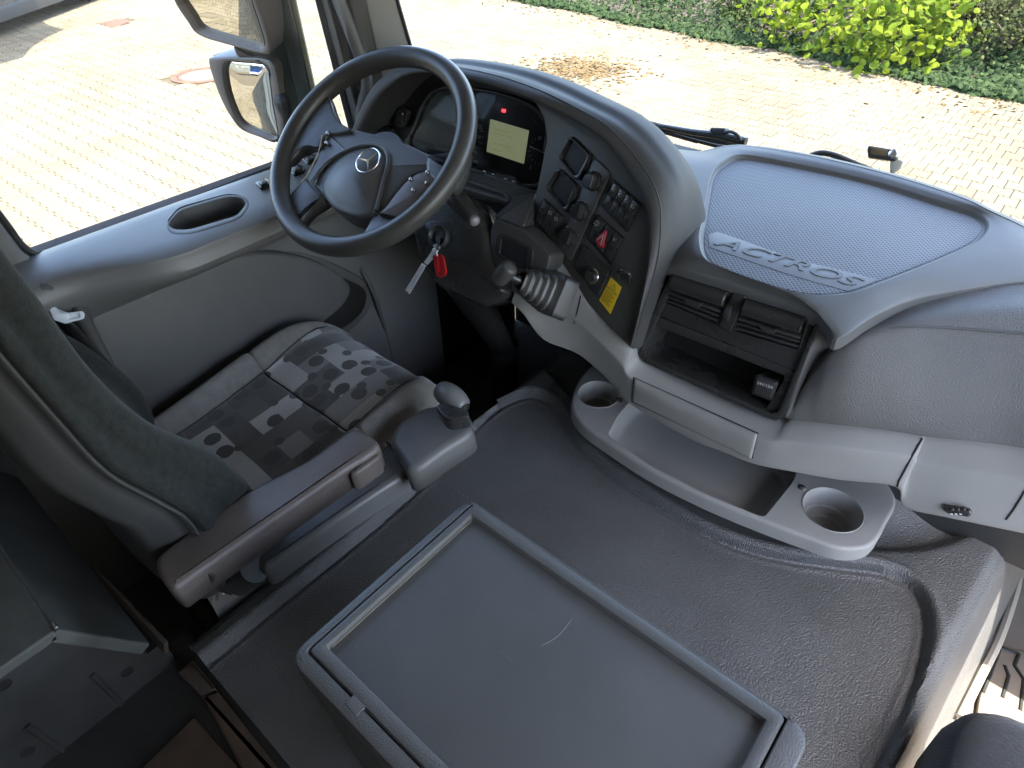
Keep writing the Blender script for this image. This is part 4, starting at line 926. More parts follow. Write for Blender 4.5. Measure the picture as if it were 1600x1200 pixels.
# ================================================================== STEERING WHEEL
WC = V((-1.042, .773, .640)); wt, wy = .645, .1
PH = Plane(WC, (math.sin(wt)*math.sin(wy), -math.sin(wt)*math.cos(wy), math.cos(wt)))
sw = thing('steering_wheel', 'black four spoke steering wheel with silver star emblem', 'steering wheel', WC)
RW, rw = .2112, .0193; rows = []
for i in range(120):
    t = 2*math.pi*i/120; rad = PH.u*math.cos(t)+PH.v*math.sin(t)
    rows.append([WC+rad*RW+(rad*math.cos(2*math.pi*k/18)*rw+PH.n*math.sin(2*math.pi*k/18)*rw*1.08) for k in range(18)])
rows.append(rows[0]); vs, fs = grid(rows, True); obj('rim', vs, fs, WHEEL, sw, sharp=0)
def spoke(px, h0, h1, bev, m=WHEEL, curve=4): return slab('spoke', px, PH, h0, h1, m, sw, curve=curve, bev=bev, sharp=0)
# each spoke flares into the rim
spoke([(446, 252), (450, 228), (466, 192), (484, 164), (506, 144), (514, 154), (520, 172), (530, 190), (549, 202), (532, 208), (512, 210), (504, 222), (497, 230), (482, 228), (468, 233), (457, 246)], -.018, .002, .004)
spoke([(668, 238), (696, 252), (712, 243), (728, 226), (722, 262), (706, 292), (690, 292), (678, 284), (664, 268)], -.026, .002, .010)
spoke([(440, 318), (448, 305), (462, 290), (477, 278), (498, 290), (506, 310), (486, 324), (470, 340), (462, 358), (448, 352)], -.034, -.006, .010)
spoke([(584, 330), (612, 334), (632, 336), (626, 352), (604, 362), (592, 374), (570, 378), (552, 374), (568, 358)], -.034, -.006, .010)
pad = slab('centre_pad', [(508, 204), (524, 201), (548, 200), (570, 204), (606, 213), (642, 226), (674, 242), (694, 254), (684, 264), (660, 270), (640, 280), (626, 296), (610, 318), (596, 334), (570, 338), (540, 334), (518, 322), (503, 306), (492, 294), (476, 280), (488, 258), (498, 234)], PH, -.05, -.006, PADM, sw, curve=4, bev=.009, dome=.008, sharp=0)
bag = slab('airbag_cover', [(502, 292), (510, 270), (522, 253), (540, 239), (566, 229), (588, 229), (602, 239), (604, 256), (598, 276), (592, 300), (586, 326), (568, 338), (545, 336), (522, 326), (508, 312)], PH, -.05, .003, PADM, sw, curve=4, bev=.010, dome=.014, sharp=0)
ridge = spline([PH.at(a, b, .0015) for a, b in ((486, 285), (500, 266), (516, 250), (540, 236), (566, 227), (590, 227), (604, 237), (607, 255), (601, 276), (595, 300), (588, 328))], 6)
tube('pad_ridge', ridge, .0042, PADM, sw, seg=10)
BC = [(650, 272), (678, 263), (678, 287), (652, 312), (624, 338), (590, 335), (604, 322), (620, 300), (634, 284)]
bp_ = slab('switch_recess', BC, PH, -.03, .0008, BROWN, sw, r=.004, bev=.002)
for x, y, m_ in ((668, 269, CHROME), (667, 286, CHROME), (646, 297, CHROME), (642, 280, CHROME)):
    lathe('rivet', PH.at(x, y, .001), PH.n, [(.0042, -.001), (.0042, .001), (.003, .0026), (.001, .003)], STEEL, bp_, n=14)
for x, y in ((512, 208), (510, 223)): lathe('rivet', PH.at(x, y, .002), PH.n, [(.004, -.004), (.004, .001), (.003, .0026), (.001, .003)], STEEL, sw, n=14)
tube('torn_edge', [PH.at(a, b, .004) for a, b in ((503, 212), (500, 228), (494, 246), (486, 262), (478, 276), (470, 284))], [.001, .0014, .0012, .0016, .0012, .0008], mat('worn_edge', (.45, .4, .33), .5, var=.3, varscale=80), sw, seg=6, sm=4)
tube('pad_joint', [PH.at(a, b, .002) for a, b in ((584, 333), (600, 334), (622, 339))], .0011, BLACK, sw, seg=6, sm=3)
tube('pad_joint', [PH.at(a, b, .0015) for a, b in ((477, 279), (486, 292), (500, 306))], .0011, BLACK, sw, seg=6, sm=3)
# three pointed star in a ring
hE = .019; eC = PH.at(575, 250.5, hE); er = (PH.at(593.5, 244, hE)-eC).length
rg = [eC+(PH.u*math.cos(2*math.pi*i/40)+PH.v*math.sin(2*math.pi*i/40))*er for i in range(41)]
em = bpy.data.objects.new('emblem', None); col.objects.link(em); em.parent = sw; em.location = eC-WC
tube('ring', rg, .0013, CHROME, em, seg=8)
up0 = (PH.at(587, 240, hE)-eC).normalized()
for k in range(3):
    a = 2*math.pi*k/3; d = up0*math.cos(a)+PH.n.cross(up0)*math.sin(a); s_ = PH.n.cross(d)
    vs = [eC+d*er, eC+s_*.0032, eC-s_*.0032, eC+PH.n*.003, eC-d*.002]
    obj('star_point', vs, [(0, 1, 3), (0, 3, 2), (1, 4, 3), (4, 2, 3)], CHROME, em, smooth=False)
# ---------------------------------------------------------------- column
ax = -PH.n
colm = thing('steering_column', 'black steering column shroud with corrugated boot below the wheel', 'steering column', (-1.05, 1.1, -.4))
tube('hub_neck', [WC+ax*.03, WC+ax*.12], [.06, .065], DARK, colm, seg=24)
sh_px = [(640, 330), (700, 300), (742, 318), (764, 360), (770, 405), (792, 446), (784, 468), (756, 478), (732, 475), (700, 458), (674, 444), (648, 400)]
PQ = Plane(Y_(700, 400, .885), (.12, -.85, .5))
slab('shroud', sh_px, PQ, -.07, .0, SHINY, colm, curve=4, bev=.03, dome=.006, sharp=0)
kc = PQ.at(686, 369, .006)
lathe('ignition_lock', kc, PQ.n, [(.030, -.01), (.028, .004), (.023, .008), (.020, .004), (.018, -.002), (.001, -.002)], DARK, colm, n=30)
slab('ignition_collar', [(662, 356), (672, 345), (700, 346), (712, 358), (706, 384), (692, 394), (672, 382)], PQ, -.01, .004, SHINY, colm, curve=4, bev=.004)
rows = []
b0, b1 = Y_(722, 440, .96), V((-1.03, 1.13, -.06))
for i in range(25):
    t = i/24; p = b0.lerp(b1, t); r_ = (.062-.02*t)*(1 if i % 2 else .93)
    rows.append([p+V((math.cos(a)*r_, math.sin(a)*r_*.8, 0)) for a in [2*math.pi*k/28 for k in range(28)]])
vs, fs = grid(rows, True); obj('corrugated_boot', vs, fs, RUBBER, colm, sharp=70)
lathe('boot_tube', (-1.03, 1.13, -.41), (0, 0, 1), [(.05, 0), (.048, .02), (.042, .04), (.04, .38)], RUBBER, colm, n=28)
# stalk behind the wheel
tube('stalk', [Y_(688, 292, .93), Y_(715, 312, .9), Y_(733, 333, .885), Y_(742, 345, .88)], [.018, .021, .017, .010], SHINY, colm, seg=16, sm=4)
tube('stalk_button', [Y_(740, 343, .879), Y_(743, 347, .876), Y_(744.5, 349.5, .874)], [.0115, .011, .003], CHROME if False else mat('stalk_tip', (.2, .2, .21), .25, var=.1), colm, seg=14, sm=4)
# key, paper tag and fob
key = thing('ignition_key', 'steel ignition key in the lock below the wheel', 'key', kc)
slab('key_bow', [(676, 383), (684, 380), (687, 388), (680, 393)], PQ, .016, .022, STEEL, key, r=.003, bev=.001)
slab('key_blade', [(682, 369), (687, 370), (686, 384), (680, 384)], PQ, .006, .012, DARK, key, r=.001, bev=.0008)
lathe('key_ring', PQ.at(681, 391, .024), PQ.u, [(.0085, -.0008), (.0095, 0), (.0085, .0008), (.0075, 0), (.0085, -.0008)], STEEL, key, n=24)
PTg = plane3(Y_(678, 390, .85), Y_(700, 430, .852), Y_(640, 455, .845))
tg = thing('paper_tag', 'long white paper tag with blue handwriting hanging from the key', 'tag', PTg.at(660, 420))
slab('strip', [(676, 388), (683, 391), (679, 402), (668, 414), (662, 410), (673, 395)], PTg, 0, .0006, WHITE, tg, r=.001, bev=.0002)
slab('strip', [(659, 411), (666, 415), (640, 460), (633, 453)], PTg, .0007, .0013, WHITE, tg, r=.0005, bev=.0002)
for k in range(9):
    t = .08+k*.095; a = V((661, 414)).lerp(V((638, 455)), t); j = [(-1.5, 0), (.5, -2), (1, 1.5), (-.5, 2.5), (1.8, 2.2)]
    tube('handwriting', [PTg.at(a.x+dx*(.7+.5*random.random()), a.y+dy, .0016) for dx, dy in j], .0004, INKB, tg, seg=4)
fob = thing('key_fob', 'red plastic key fob hanging from the ignition', 'key fob', PTg.at(686, 415))
fo = bezel('fob_body', [(676, 400), (682, 398), (690, 399), (693, 404), (697, 426), (695, 432), (688, 434), (682, 432), (680, 426)], [(683, 404), (688, 404), (691, 424), (686, 425)], PTg, .001, .005, .004, RED, fob, r=.003, ri=.002, bev=.0008)
lathe('eyelet', PTg.at(689.5, 429, .0055), PTg.n, [(.0034, 0), (.003, .0006), (.002, 0), (.001, 0)], DARK, fob, n=14)
tube('link', [PTg.at(682, 393, .004), PTg.at(683, 400, .006)], .0014, STEEL, fob, seg=8)

# ================================================================== DRIVER SEAT
def fabricmat():
    m = bpy.data.materials.new('patterned_fabric'); m.use_nodes = True; n_, l = m.node_tree.nodes, m.node_tree.links; b = n_['Principled BSDF']
    tc = n_.new('ShaderNodeTexCoord'); mp = n_.new('ShaderNodeMapping'); mp.inputs['Scale'].default_value = (1/.056, 1/.056, 0); mp.inputs['Rotation'].default_value = (0, 0, R(2)); l.new(tc.outputs['Object'], mp.inputs[0])
    def vm(op, a, bb=None):
        v = n_.new('ShaderNodeVectorMath'); v.operation = op
        l.new(a, v.inputs[0]) if not isinstance(a, tuple) else None
        if bb is not None:
            if isinstance(bb, tuple): v.inputs[1].default_value = bb
            else: l.new(bb, v.inputs[1])
        return v
    def layer(off, rad, seed):
        p = vm('ADD', mp.outputs[0], off); c = vm('FLOOR', p.outputs[0]); f = vm('FRACTION', p.outputs[0])
        wn = n_.new('ShaderNodeTexWhiteNoise'); wn.noise_dimensions = '3D'; s = vm('ADD', c.outputs[0], (seed, seed*.7, .5)); l.new(s.outputs[0], wn.inputs['Vector'])
        sep = n_.new('ShaderNodeSeparateColor'); l.new(wn.outputs['Color'], sep.inputs[0])
        ctr = n_.new('ShaderNodeCombineXYZ'); 
        for i in range(2):
            r = n_.new('ShaderNodeMapRange'); r.inputs[3].default_value = .25; r.inputs[4].default_value = .75; l.new(sep.outputs[i], r.inputs[0]); l.new(r.outputs[0], ctr.inputs[i])
        fl = vm('MULTIPLY', f.outputs[0], (1, 1, 0))
        d = vm('DISTANCE', fl.outputs[0], ctr.outputs[0])
        lt = n_.new('ShaderNodeMath'); lt.operation = 'LESS_THAN'; l.new(d.outputs['Value'], lt.inputs[0]); lt.inputs[1].default_value = rad
        return wn, sep, lt
    w1, s1, c1_ = layer((0, 0, 0), .33, 3.1); w2, s2, c2_ = layer((.5, .5, 0), .2, 9.7); 
    # tone: square value, circles toggle it
    st = n_.new('ShaderNodeValToRGB'); st.color_ramp.interpolation = 'CONSTANT'
    e = st.color_ramp.elements; e[0].color = (.115, .112, .107, 1); e[1].position = .34; e[1].color = (.25, .246, .24, 1); x_ = e.new(.56); x_.color = (.14, .136, .13, 1); x_ = e.new(.72); x_.color = (.46, .455, .445, 1)
    l.new(w1.outputs['Value'], st.inputs[0])
    def over(base, mask, gate, colr):
        g = n_.new('ShaderNodeMath'); g.operation = 'GREATER_THAN'; l.new(gate, g.inputs[0]); g.inputs[1].default_value = .42
        mu = n_.new('ShaderNodeMath'); mu.operation = 'MULTIPLY'; l.new(mask, mu.inputs[0]); l.new(g.outputs[0], mu.inputs[1])
        mx = n_.new('ShaderNodeMix'); mx.data_type = 'RGBA'; l.new(mu.outputs[0], mx.inputs[0]); l.new(base, mx.inputs[6]); mx.inputs[7].default_value = (*colr, 1); return mx.outputs[2]
    k = over(st.outputs[0], c1_.outputs[0], s1.outputs[2], (.085, .083, .08)); k = over(k, c2_.outputs[0], s2.outputs[2], (.1, .096, .09))
    nz = n_.new('ShaderNodeTexNoise'); nz.inputs['Scale'].default_value = 600; nz.inputs['Detail'].default_value = 2; l.new(tc.outputs['Object'], nz.inputs['Vector'])
    mr = n_.new('ShaderNodeMapRange'); mr.inputs[3].default_value = .7; mr.inputs[4].default_value = 1.3; l.new(nz.outputs['Fac'], mr.inputs[0])
    mm = n_.new('ShaderNodeMix'); mm.data_type = 'RGBA'; mm.blend_type = 'MULTIPLY'; mm.inputs[0].default_value = 1; l.new(k, mm.inputs[6]); l.new(mr.outputs[0], mm.inputs[7])
    l.new(mm.outputs[2], b.inputs['Base Color']); b.inputs['Roughness'].default_value = .92; b.inputs['Sheen Weight'].default_value = .25
    bp = n_.new('ShaderNodeBump'); bp.inputs['Strength'].default_value = .4; bp.inputs['Distance'].default_value = .0008; l.new(nz.outputs['Fac'], bp.inputs['Height']); l.new(bp.outputs[0], b.inputs['Normal'])
    return m
PATT = fabricmat()
seat = thing('driver_seat', 'driver seat with patterned grey cushion and dark velvet backrest', 'seat', (-1.08, .4, -.4))
xc = -1.085
def crow(y, zt, hw, zb_, b=.024):
    zt += .018; b = b*1.4+.004 if b else 0
    return [V((xc-hw+.02, y, zb_)), V((xc-hw, y, zt-.07)), V((xc-hw+.012, y, zt-.005)), V((xc-hw+.05, y, zt+b)), V((xc-hw+.085, y, zt+.014)), V((xc-hw*.58, y, zt+.002)), V((xc-hw*.3, y, zt+.004)), V((xc, y, zt)),
            V((xc+hw*.3, y, zt+.004)), V((xc+hw*.58, y, zt+.002)), V((xc+hw-.085, y, zt+.014)), V((xc+hw-.05, y, zt+b)), V((xc+hw-.012, y, zt-.005)), V((xc+hw, y, zt-.07)), V((xc+hw-.02, y, zb_))]
rows = [crow(.12, .09, .235, -.04), crow(.25, .095, .24, -.04), crow(.4, .104, .247, -.04, .03), crow(.5, .116, .253, -.04, .03), crow(.515, .112, .253, -.04, .026), crow(.53, .12, .253, -.04, .028), crow(.62, .138, .252, -.04, .022), crow(.69, .134, .244, -.03, .014), crow(.745, .104, .228, -.03, .006), crow(.774, .045, .208, -.03, 0), crow(.774, .0, .2, -.04, 0), crow(.74, -.03, .19, -.05, 0)]
vs, fs = loftrows(rows, 5, 5)
cush = obj('cushion', vs, fs, [FAB, PATT], seat, sharp=0)
so2 = wloc(seat)
for p in cush.data.polygons:
    c = p.center+so2
    if abs(c.x-xc) < .145+.02*min(1, max(0, (c.y-.3)*3)) and c.z > .05: p.material_index = 1
def onrow(x, y):        # height of the cushion near (x, y)
    best = min(cush.data.vertices, key=lambda v: (v.co.x+so2.x-x)**2+(v.co.y+so2.y-y)**2-(.0002 if v.co.z+so2.z > 0.03 else -1)); return V((x, y, best.co.z+so2.z+.0006))
for s in (-1, 1): tube('seam', [onrow(xc+s*(.147+.018*min(1, max(0, (y-.3)*3))), y) for y in [.2+.03*i for i in range(18)]], .0018, BLACK, seat, seg=6)
tube('seam', [onrow(xc-.16+.02*i, .516) for i in range(17)], .0022, BLACK, seat, seg=6)
lv = [(.08, .265, .15, .09), (.2, .268, .15, .08), (.29, .25, .147, .075), (.354, .227, .125, .05), (.453, .17, .088, .02), (.57, .138, .072, .012), (.7, .125, .058, .0), (.8, .115, .05, -.01), (1.0, .095, .03, -.03), (1.1, .07, .02, -.03)]
vr, sr = [], []
for z, yf, ys, yb in lv:
    vr.append([V((-.85, ys, z)), V((-.832, ys+(yf-ys)*.45, z)), V((-.838, yf-.014, z)), V((-.862, yf+.002, z)), V((-.9, yf-.006, z)), V((-.96, yf-.035, z)), V((-1.085, yf-.045, z)), V((-1.21, yf-.035, z)), V((-1.27, yf-.006, z)), V((-1.308, yf, z)), V((-1.335, ys+(yf-ys)*.45, z)), V((-1.32, ys, z))])
    sr.append([V((-.852, ys+.004, z)), V((-.838, ys-.012, z)), V((-.85, (ys+yb)/2-.01, z)), V((-.89, yb, z)), V((-1.085, yb-.015, z)), V((-1.28, yb, z)), V((-1.322, (ys+yb)/2, z)), V((-1.325, ys, z))])
loft('backrest', vr, VELVET, seat, nu=4, nv=5, closed=True, sharp=0)
loft('backrest_shell', sr, SHELL, seat, nu=4, nv=5, closed=True, sharp=0)
tube('piping', [V((-.836, ys-.002, z)) for z, yf, ys, yb in lv[1:]], .0022, mat('piping_grey', (.035, .035, .034), .8), seat, seg=6, sm=6)
box('suspension', (-1.29, .12, -.40), (-.88, .66, -.05), BLACK, seat, .02)
# armrest
PM = Plane((0, 0, .265), (-.02, -.03, 1))
ar_px = [(241, 881), (246, 866), (262, 852), (307, 819), (352, 788), (397, 759), (440, 737), (480, 716), (512, 694), (540, 673), (556, 667), (576, 676), (590, 688), (591, 697), (570, 713), (540, 731), (430, 808), (326, 880), (290, 905), (270, 918), (252, 906)]
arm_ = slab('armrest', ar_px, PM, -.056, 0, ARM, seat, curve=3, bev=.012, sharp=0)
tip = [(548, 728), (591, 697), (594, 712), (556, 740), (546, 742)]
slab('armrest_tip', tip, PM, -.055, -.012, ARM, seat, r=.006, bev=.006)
lathe('pivot_cap', PM.at(322, 898, -.03)+V((.004, -.003, 0)), V((.55, -.75, .1)), [(.014, -.004), (.014, .001), (.012, .002), (.001, .002)], DARK, seat, n=24)
tube('pivot_pin', [PM.at(303, 908, -.03), PM.at(304, 913, -.03)], .003, STEEL, seat, seg=8)
# shifter arm beside the seat
PR = Plane((0, 0, .17), (-.05, -.05, 1))
sa = slab('shifter_arm', [(386, 868), (470, 800), (560, 726), (604, 690), (622, 700), (640, 735), (560, 787), (470, 850), (424, 884), (410, 890)], PR, -.05, 0, mat('shift_grey', (.13, .135, .145), .38, var=.12), seat, r=.012, bev=.014)
hd_ = slab('shifter_head', [(608, 688), (620, 660), (640, 646), (666, 633), (700, 630), (728, 640), (737, 662), (733, 676), (690, 704), (640, 737), (624, 712)], Plane((0, 0, .185), (-.05, -.1, 1)), -.06, .0, DOOR, seat, curve=3, bev=.016, sharp=0)
slab('head_joint', [(603, 690), (606, 688), (643, 735), (639, 738)], PR, -.03, .0015, BLACK, seat, r=0, bev=.0005)
PKn = Plane((0, 0, .2), (0, -.1, 1))
slab('knob_boot', [(680, 634), (692, 628), (731, 640), (733, 650), (704, 656), (694, 652)], PKn, -.03, .0, SHINY, seat, r=.005, bev=.003)
k1, k2, k3 = Z_(690, 610, .235), Z_(707, 622, .235), Z_(722, 636, .225)
kn = tube('shift_knob', [k1+(k1-k2)*.35, k1, k2, k3, k3+(k3-k2)*.15], [.006, .021, .0255, .021, .014], mat('knob_grey', (.15, .155, .162), .33, var=.08), seat, seg=20, sm=5)
lathe('knob_button', k3+(k3-k2)*.25, (k3-k2), [(.0135, -.008), (.0135, .001), (.011, .003), (.009, .001), (.001, .002)], SHINY, kn, n=22)
tube('knob_stem', [Z_(706, 640, .19), k2], .013, SHINY, seat, seg=12)
tube('spring', [Z_(330, 940, .06)+V((.004*math.cos(i*.9), .0016*i, .004*math.sin(i*.9))) for i in range(34)], .0011, STEEL, seat, seg=5)
tube('arm_bracket', [Z_(376, 905, .1), Z_(398, 888, .14)], [.03, .026], SHELL, seat, seg=16)
# seat belt hanging behind the seat
belt = thing('seat_belt', 'black seat belt with white tongue between seat and door', 'seat belt', X_(160, 600, -1.3))
bl = [X_(a, b, -1.29) for a, b in ((92, 498), (115, 520), (150, 560), (195, 610), (232, 655), (250, 668))]
rows = [[p+V((-.012, -.012, .012)), p+V((0, 0, .0)), p+V((.012, .014, -.012))] for p in spline(bl, 4)]
vs, fs = grid(rows); o = obj('webbing', vs, fs, BLACK, belt); s_ = o.modifiers.new('s', 'SOLIDIFY'); s_.thickness = .0016
PBt = Plane(X_(105, 492, -1.27), (.8, -.3, .5))
tg_ = bezel('tongue', [(76, 480), (88, 480), (92, 490), (128, 486), (132, 490), (131, 498), (102, 506), (84, 500)], [(106, 491), (124, 489), (125, 496), (106, 499)], PBt, 0, .004, -.001, mat('white_plastic', (.62, .66, .7), .35), belt, r=.003, ri=.002, bev=.001)
tube('belt_loop', [X_(a, b, -1.3) for a, b in ((62, 452), (82, 452), (104, 462), (120, 480), (134, 505), (148, 532), (172, 575), (182, 592))], [.012, .0155, .0165, .0155, .0135, .012, .011, .008], SHELL, belt, seg=12, sm=4)

# ================================================================== DRIVER DOOR
door = thing('driver_door', 'grey driver door with pull recess, map pocket and window', 'door', (-1.42, .6, -.4))
rows = []
for i in range(25):
    y = .13+i*1.07/24
    w_ = .022+.083*sstep(.22, .44, y)*(1-.8*sstep(.78, .98, y))
    rows.append([V((-1.47, y, -.42)), V((-1.47, y, .43)), V((-1.44, y, .49)), V((-1.408, y, .518)), V((-1.35, y, .521)), V((-1.322+w_, y, .512)), V((-1.306+w_, y, .492)), V((-1.304+w_, y, .465)), V((-1.318+w_*.55, y, .425)), V((-1.35, y, .38)), V((-1.372, y, .33)), V((-1.382, y, .2)), V((-1.382, y, 0)), V((-1.382, y, -.42))])
R2 = [spline(r, 3) for r in rows]; vs, fs = grid(R2, True); n = len(R2[0]); fs += [tuple(range(n))[::-1], tuple(range((len(R2)-1)*n, len(R2)*n))]
dp = obj('door_panel', vs, fs, DOOR, door)
PSl = Plane((0, 0, .514), (0, 0, 1))
hp = [(262, 350), (281, 329), (357, 307), (380, 309), (386, 321), (371, 338), (297, 361), (270, 362)]
cut(dp, [prismgeo(outline(hp, PSl, 0, .015), PSl, -.045, .08, .001)])
rr = [PSl.at(a, b, .004) for a, b in hp]
PSl2 = Plane((-1.3, 0, .5185), (.07, 0, 1))
bezel('recess_trim', [(258, 352), (278, 326), (357, 303), (384, 306), (391, 321), (374, 342), (298, 366), (266, 366)], hp, PSl2, -.004, .0012, -.04, DOORLOW, door, r=.02, ri=.016, n=80, bev=.001)
tube('window_seal', [X_(a, b, -1.405) for a, b in ((-30, 300), (10, 352), (35, 385), (63, 398), (100, 391), (200, 352), (320, 305), (427, 263), (520, 228))], .0075, RUBBER, door, seg=8, sm=4)
PDr = Plane((-1.368, 0, 0), (1, 0, 0))
slab('rear_frame', [(-140, 60), (-60, 130), (-30, 300), (5, 352), (40, 398), (64, 412), (90, 440), (60, 480), (-60, 480)], Plane((-1.385, 0, 0), (1, 0, 0)), -.06, .0, DOOR, door, r=.02, bev=.012)
slab('pocket_lip', [(132, 497), (220, 453), (320, 405), (400, 388), (462, 392), (522, 412), (570, 438), (583, 460), (575, 490), (545, 520), (520, 530), (430, 580), (330, 640), (200, 660)], PDr, -.02, -.004, DOORLOW, door, curve=3, bev=.006)
slab('pocket_opening', [(500, 424), (530, 432), (562, 446), (573, 462), (565, 488), (540, 510), (510, 520)], PDr, -.01, -.003, BLACK, door, curve=3, bev=.0005)
slab('map_pocket', [(137, 502), (222, 460), (322, 412), (400, 395), (460, 399), (515, 418), (548, 446), (545, 468), (528, 488), (500, 510), (430, 565), (330, 625), (215, 655)], PDr, -.02, .022, DOORLOW, door, curve=3, bev=.012, sharp=0)
slab('lower_shelf', [(308, 398), (316, 391), (384, 369), (390, 374), (386, 382), (330, 401)], Plane((-1.34, 0, 0), (1, 0, .25)), -.04, .0, DOOR, door, r=.008, bev=.005)
PBn = Plane((0, 0, .523), (0, 0, 1))
for x, y in ((411, 284), (436, 274), (463, 263), (484, 246)):
    k_ = slab('window_switch', [(x-13, y+1), (x+3, y-7), (x+13, y-3), (x+12, y+3), (x-4, y+9)], PBn, -.004, .003, SHINY, door, r=.003, bev=.002)
    slab('rocker', [(x-8, y), (x+2, y-4), (x+7, y-1), (x-3, y+5)], PBn, 0, .009, DARK, k_, r=.002, bev=.002)
obj('window_glass', [(-1.43, .15, .53), (-1.43, 1.2, .53), (-1.45, 1.12, 1.18), (-1.45, .15, 1.18)], [(0, 1, 2, 3)], GLASS, door, smooth=False)
# kick panel between door and column
kp_ = loft('kick_panel', [[Y_(475, 345, 1.02), Y_(540, 330, 1.1), Y_(640, 320, 1.14)], [X_(560, 420, -1.385), Y_(590, 430, 1.15), Y_(650, 420, 1.2)], [X_(600, 520, -1.385), Y_(620, 540, 1.2), Y_(660, 540, 1.22)], [X_(620, 620, -1.385), Y_(640, 640, 1.2), Y_(680, 640, 1.22)]], DOORLOW, dash, thick=.01)
obj('under_dash', *boxgeo((-1.44, 1.16, .1), (-.75, 1.6, .40), .01), DARK, dash)
obj('under_dash', *boxgeo((-.74, 1.17, .0), (.75, 1.6, .36), .01), DARK, dash)
# ================================================================== LOCKER BEHIND THE SEAT
lk = thing('rear_locker', 'dark metal locker with grey green lid behind the driver seat', 'locker', (-1.0, -.1, -.1))
PLk = Plane((-.86, 0, 0), (1, 0, 0))
slab('side_panel', [(-160, 1160), (0, 1048), (89, 985), (232, 1022), (256, 1004), (284, 1043), (100, 1200), (-160, 1420)], PLk, -.03, 0, LOCKD, lk, r=0, bev=.002)
for x, y in ((6, 1071), (199, 1050), (44, 1175)): disc('hole', x, y, PLk, .0105, -.01, .0006, BLACK, lk, bev=.0002)
for a, b in (((143, 1052), (195, 1105)), ((40, 1133), (106, 1178))):
    tube('pressed_rib', [PLk.at(*a, -.001), PLk.at(*b, -.001)], [.006, .005], LOCKD, lk, seg=10)
    disc('screw', *b, PLk, .0026, 0, .005, STEEL, lk, n=12)
e0, e1 = PLk.at(0, 1048, 0), PLk.at(89, 985, 0); f1 = PLk.at(238, 1002, 0)
zt = e1.z
def lidq(name, a, b, th, m):
    # sheet running to the left (-X) from edge a-b
    L2 = .62; n_ = V((-1, 0, 0)).cross(b-a).normalized(); n_ = n_ if n_.z > 0 else -n_
    vs = [a, b, b+V((-L2, 0, 0)), a+V((-L2, 0, 0))]; vs += [v-n_*th for v in vs]
    o = obj(name, vs, [(0, 1, 2, 3), (7, 6, 5, 4), (0, 4, 5, 1), (1, 5, 6, 2), (2, 6, 7, 3), (3, 7, 4, 0)], m, lk, smooth=False)
    bv = o.modifiers.new('b', 'BEVEL'); bv.width = .004; bv.segments = 3; return o
ea = e1+(e0-e1)*4
lidq('lid', V((-.85, ea.y, zt+.012)), V((-.85, e1.y-.002, zt+.012)), .02, LOCK)
lidq('front_flap', V((-.85, e1.y+.002, zt+.01)), V((-.85, f1.y-.004, f1.z+.008)), .022, LOCK)
slab('edge_trim', [(140, 880), (150, 884), (262, 1001), (256, 1008)], Plane(V((-.9, .035, f1.z)), (0, .3, 1)), -.02, .004, RUST, lk, r=0, bev=.002)
disc('hinge_pin', 89, 982, PLk, .0035, 0, .012, STEEL, lk, n=12)
slab('base_rail', [(90, 1212), (100, 1196), (290, 1047), (300, 1056), (322, 1084), (130, 1240)], Plane((-.845, 0, -.06), (1, 0, .6)), -.02, 0, RUST, lk, r=0, bev=.004)
bag_ = thing('wiring_bag', 'clear bag with green wires lying behind the seat', 'wiring', Z_(85, 770, -.1))
PWb = Plane((0, 0, -.1), (0, 0, 1))
for k in range(4):
    tube('wire', [Z_(45+4*k, 757+3*k, -.09), Z_(62+3*k, 768, -.085), Z_(80, 772+2*k, -.09), Z_(105+3*k, 768+4*k, -.09)], .002, mat('green_wire', (.05, .28, .16), .4) if k % 2 else WHITE, bag_, seg=6, sm=4)
slab('bag', [(48, 758), (115, 762), (125, 772), (92, 786)], PWb, -.004, .003, glassmat('bag_film', (.75, .78, .78), .8), bag_, r=.004, bev=.001)

# ================================================================== PASSENGER SEAT CORNER
ps = thing('passenger_seat', 'dark velvet corner of the passenger seat cushion at lower right', 'seat', (.5, .5, -.37))
rows = []
pcn = Z_(1532, 1108, .1)
for i, (t, z) in enumerate(((1, -.05), (1.012, .03), (.995, .075), (.96, .1), (.88, .112), (.6, .118), (.1, .12))):
    hw, hd2 = .27*t, .28*t; cx_, cy_ = pcn.x+.245, pcn.y-.25
    p = roundpoly([(-hw, -hd2), (hw, -hd2), (hw, hd2), (-hw, hd2)], .09*t, 8); rows.append([V((cx_+a, cy_+b, z)) for a, b in p])
vs, fs = grid(rows, True); obj('cushion', vs, fs, mat('dark_velvet', (.022, .024, .028), .9, fine=260, bump=.7, var=.35, varscale=120, sheen=.25), ps, sharp=0)
box('seat_base', (pcn.x+.04, pcn.y-.5, -.36), (pcn.x+.45, pcn.y-.06, -.06), BLACK, ps, .02)

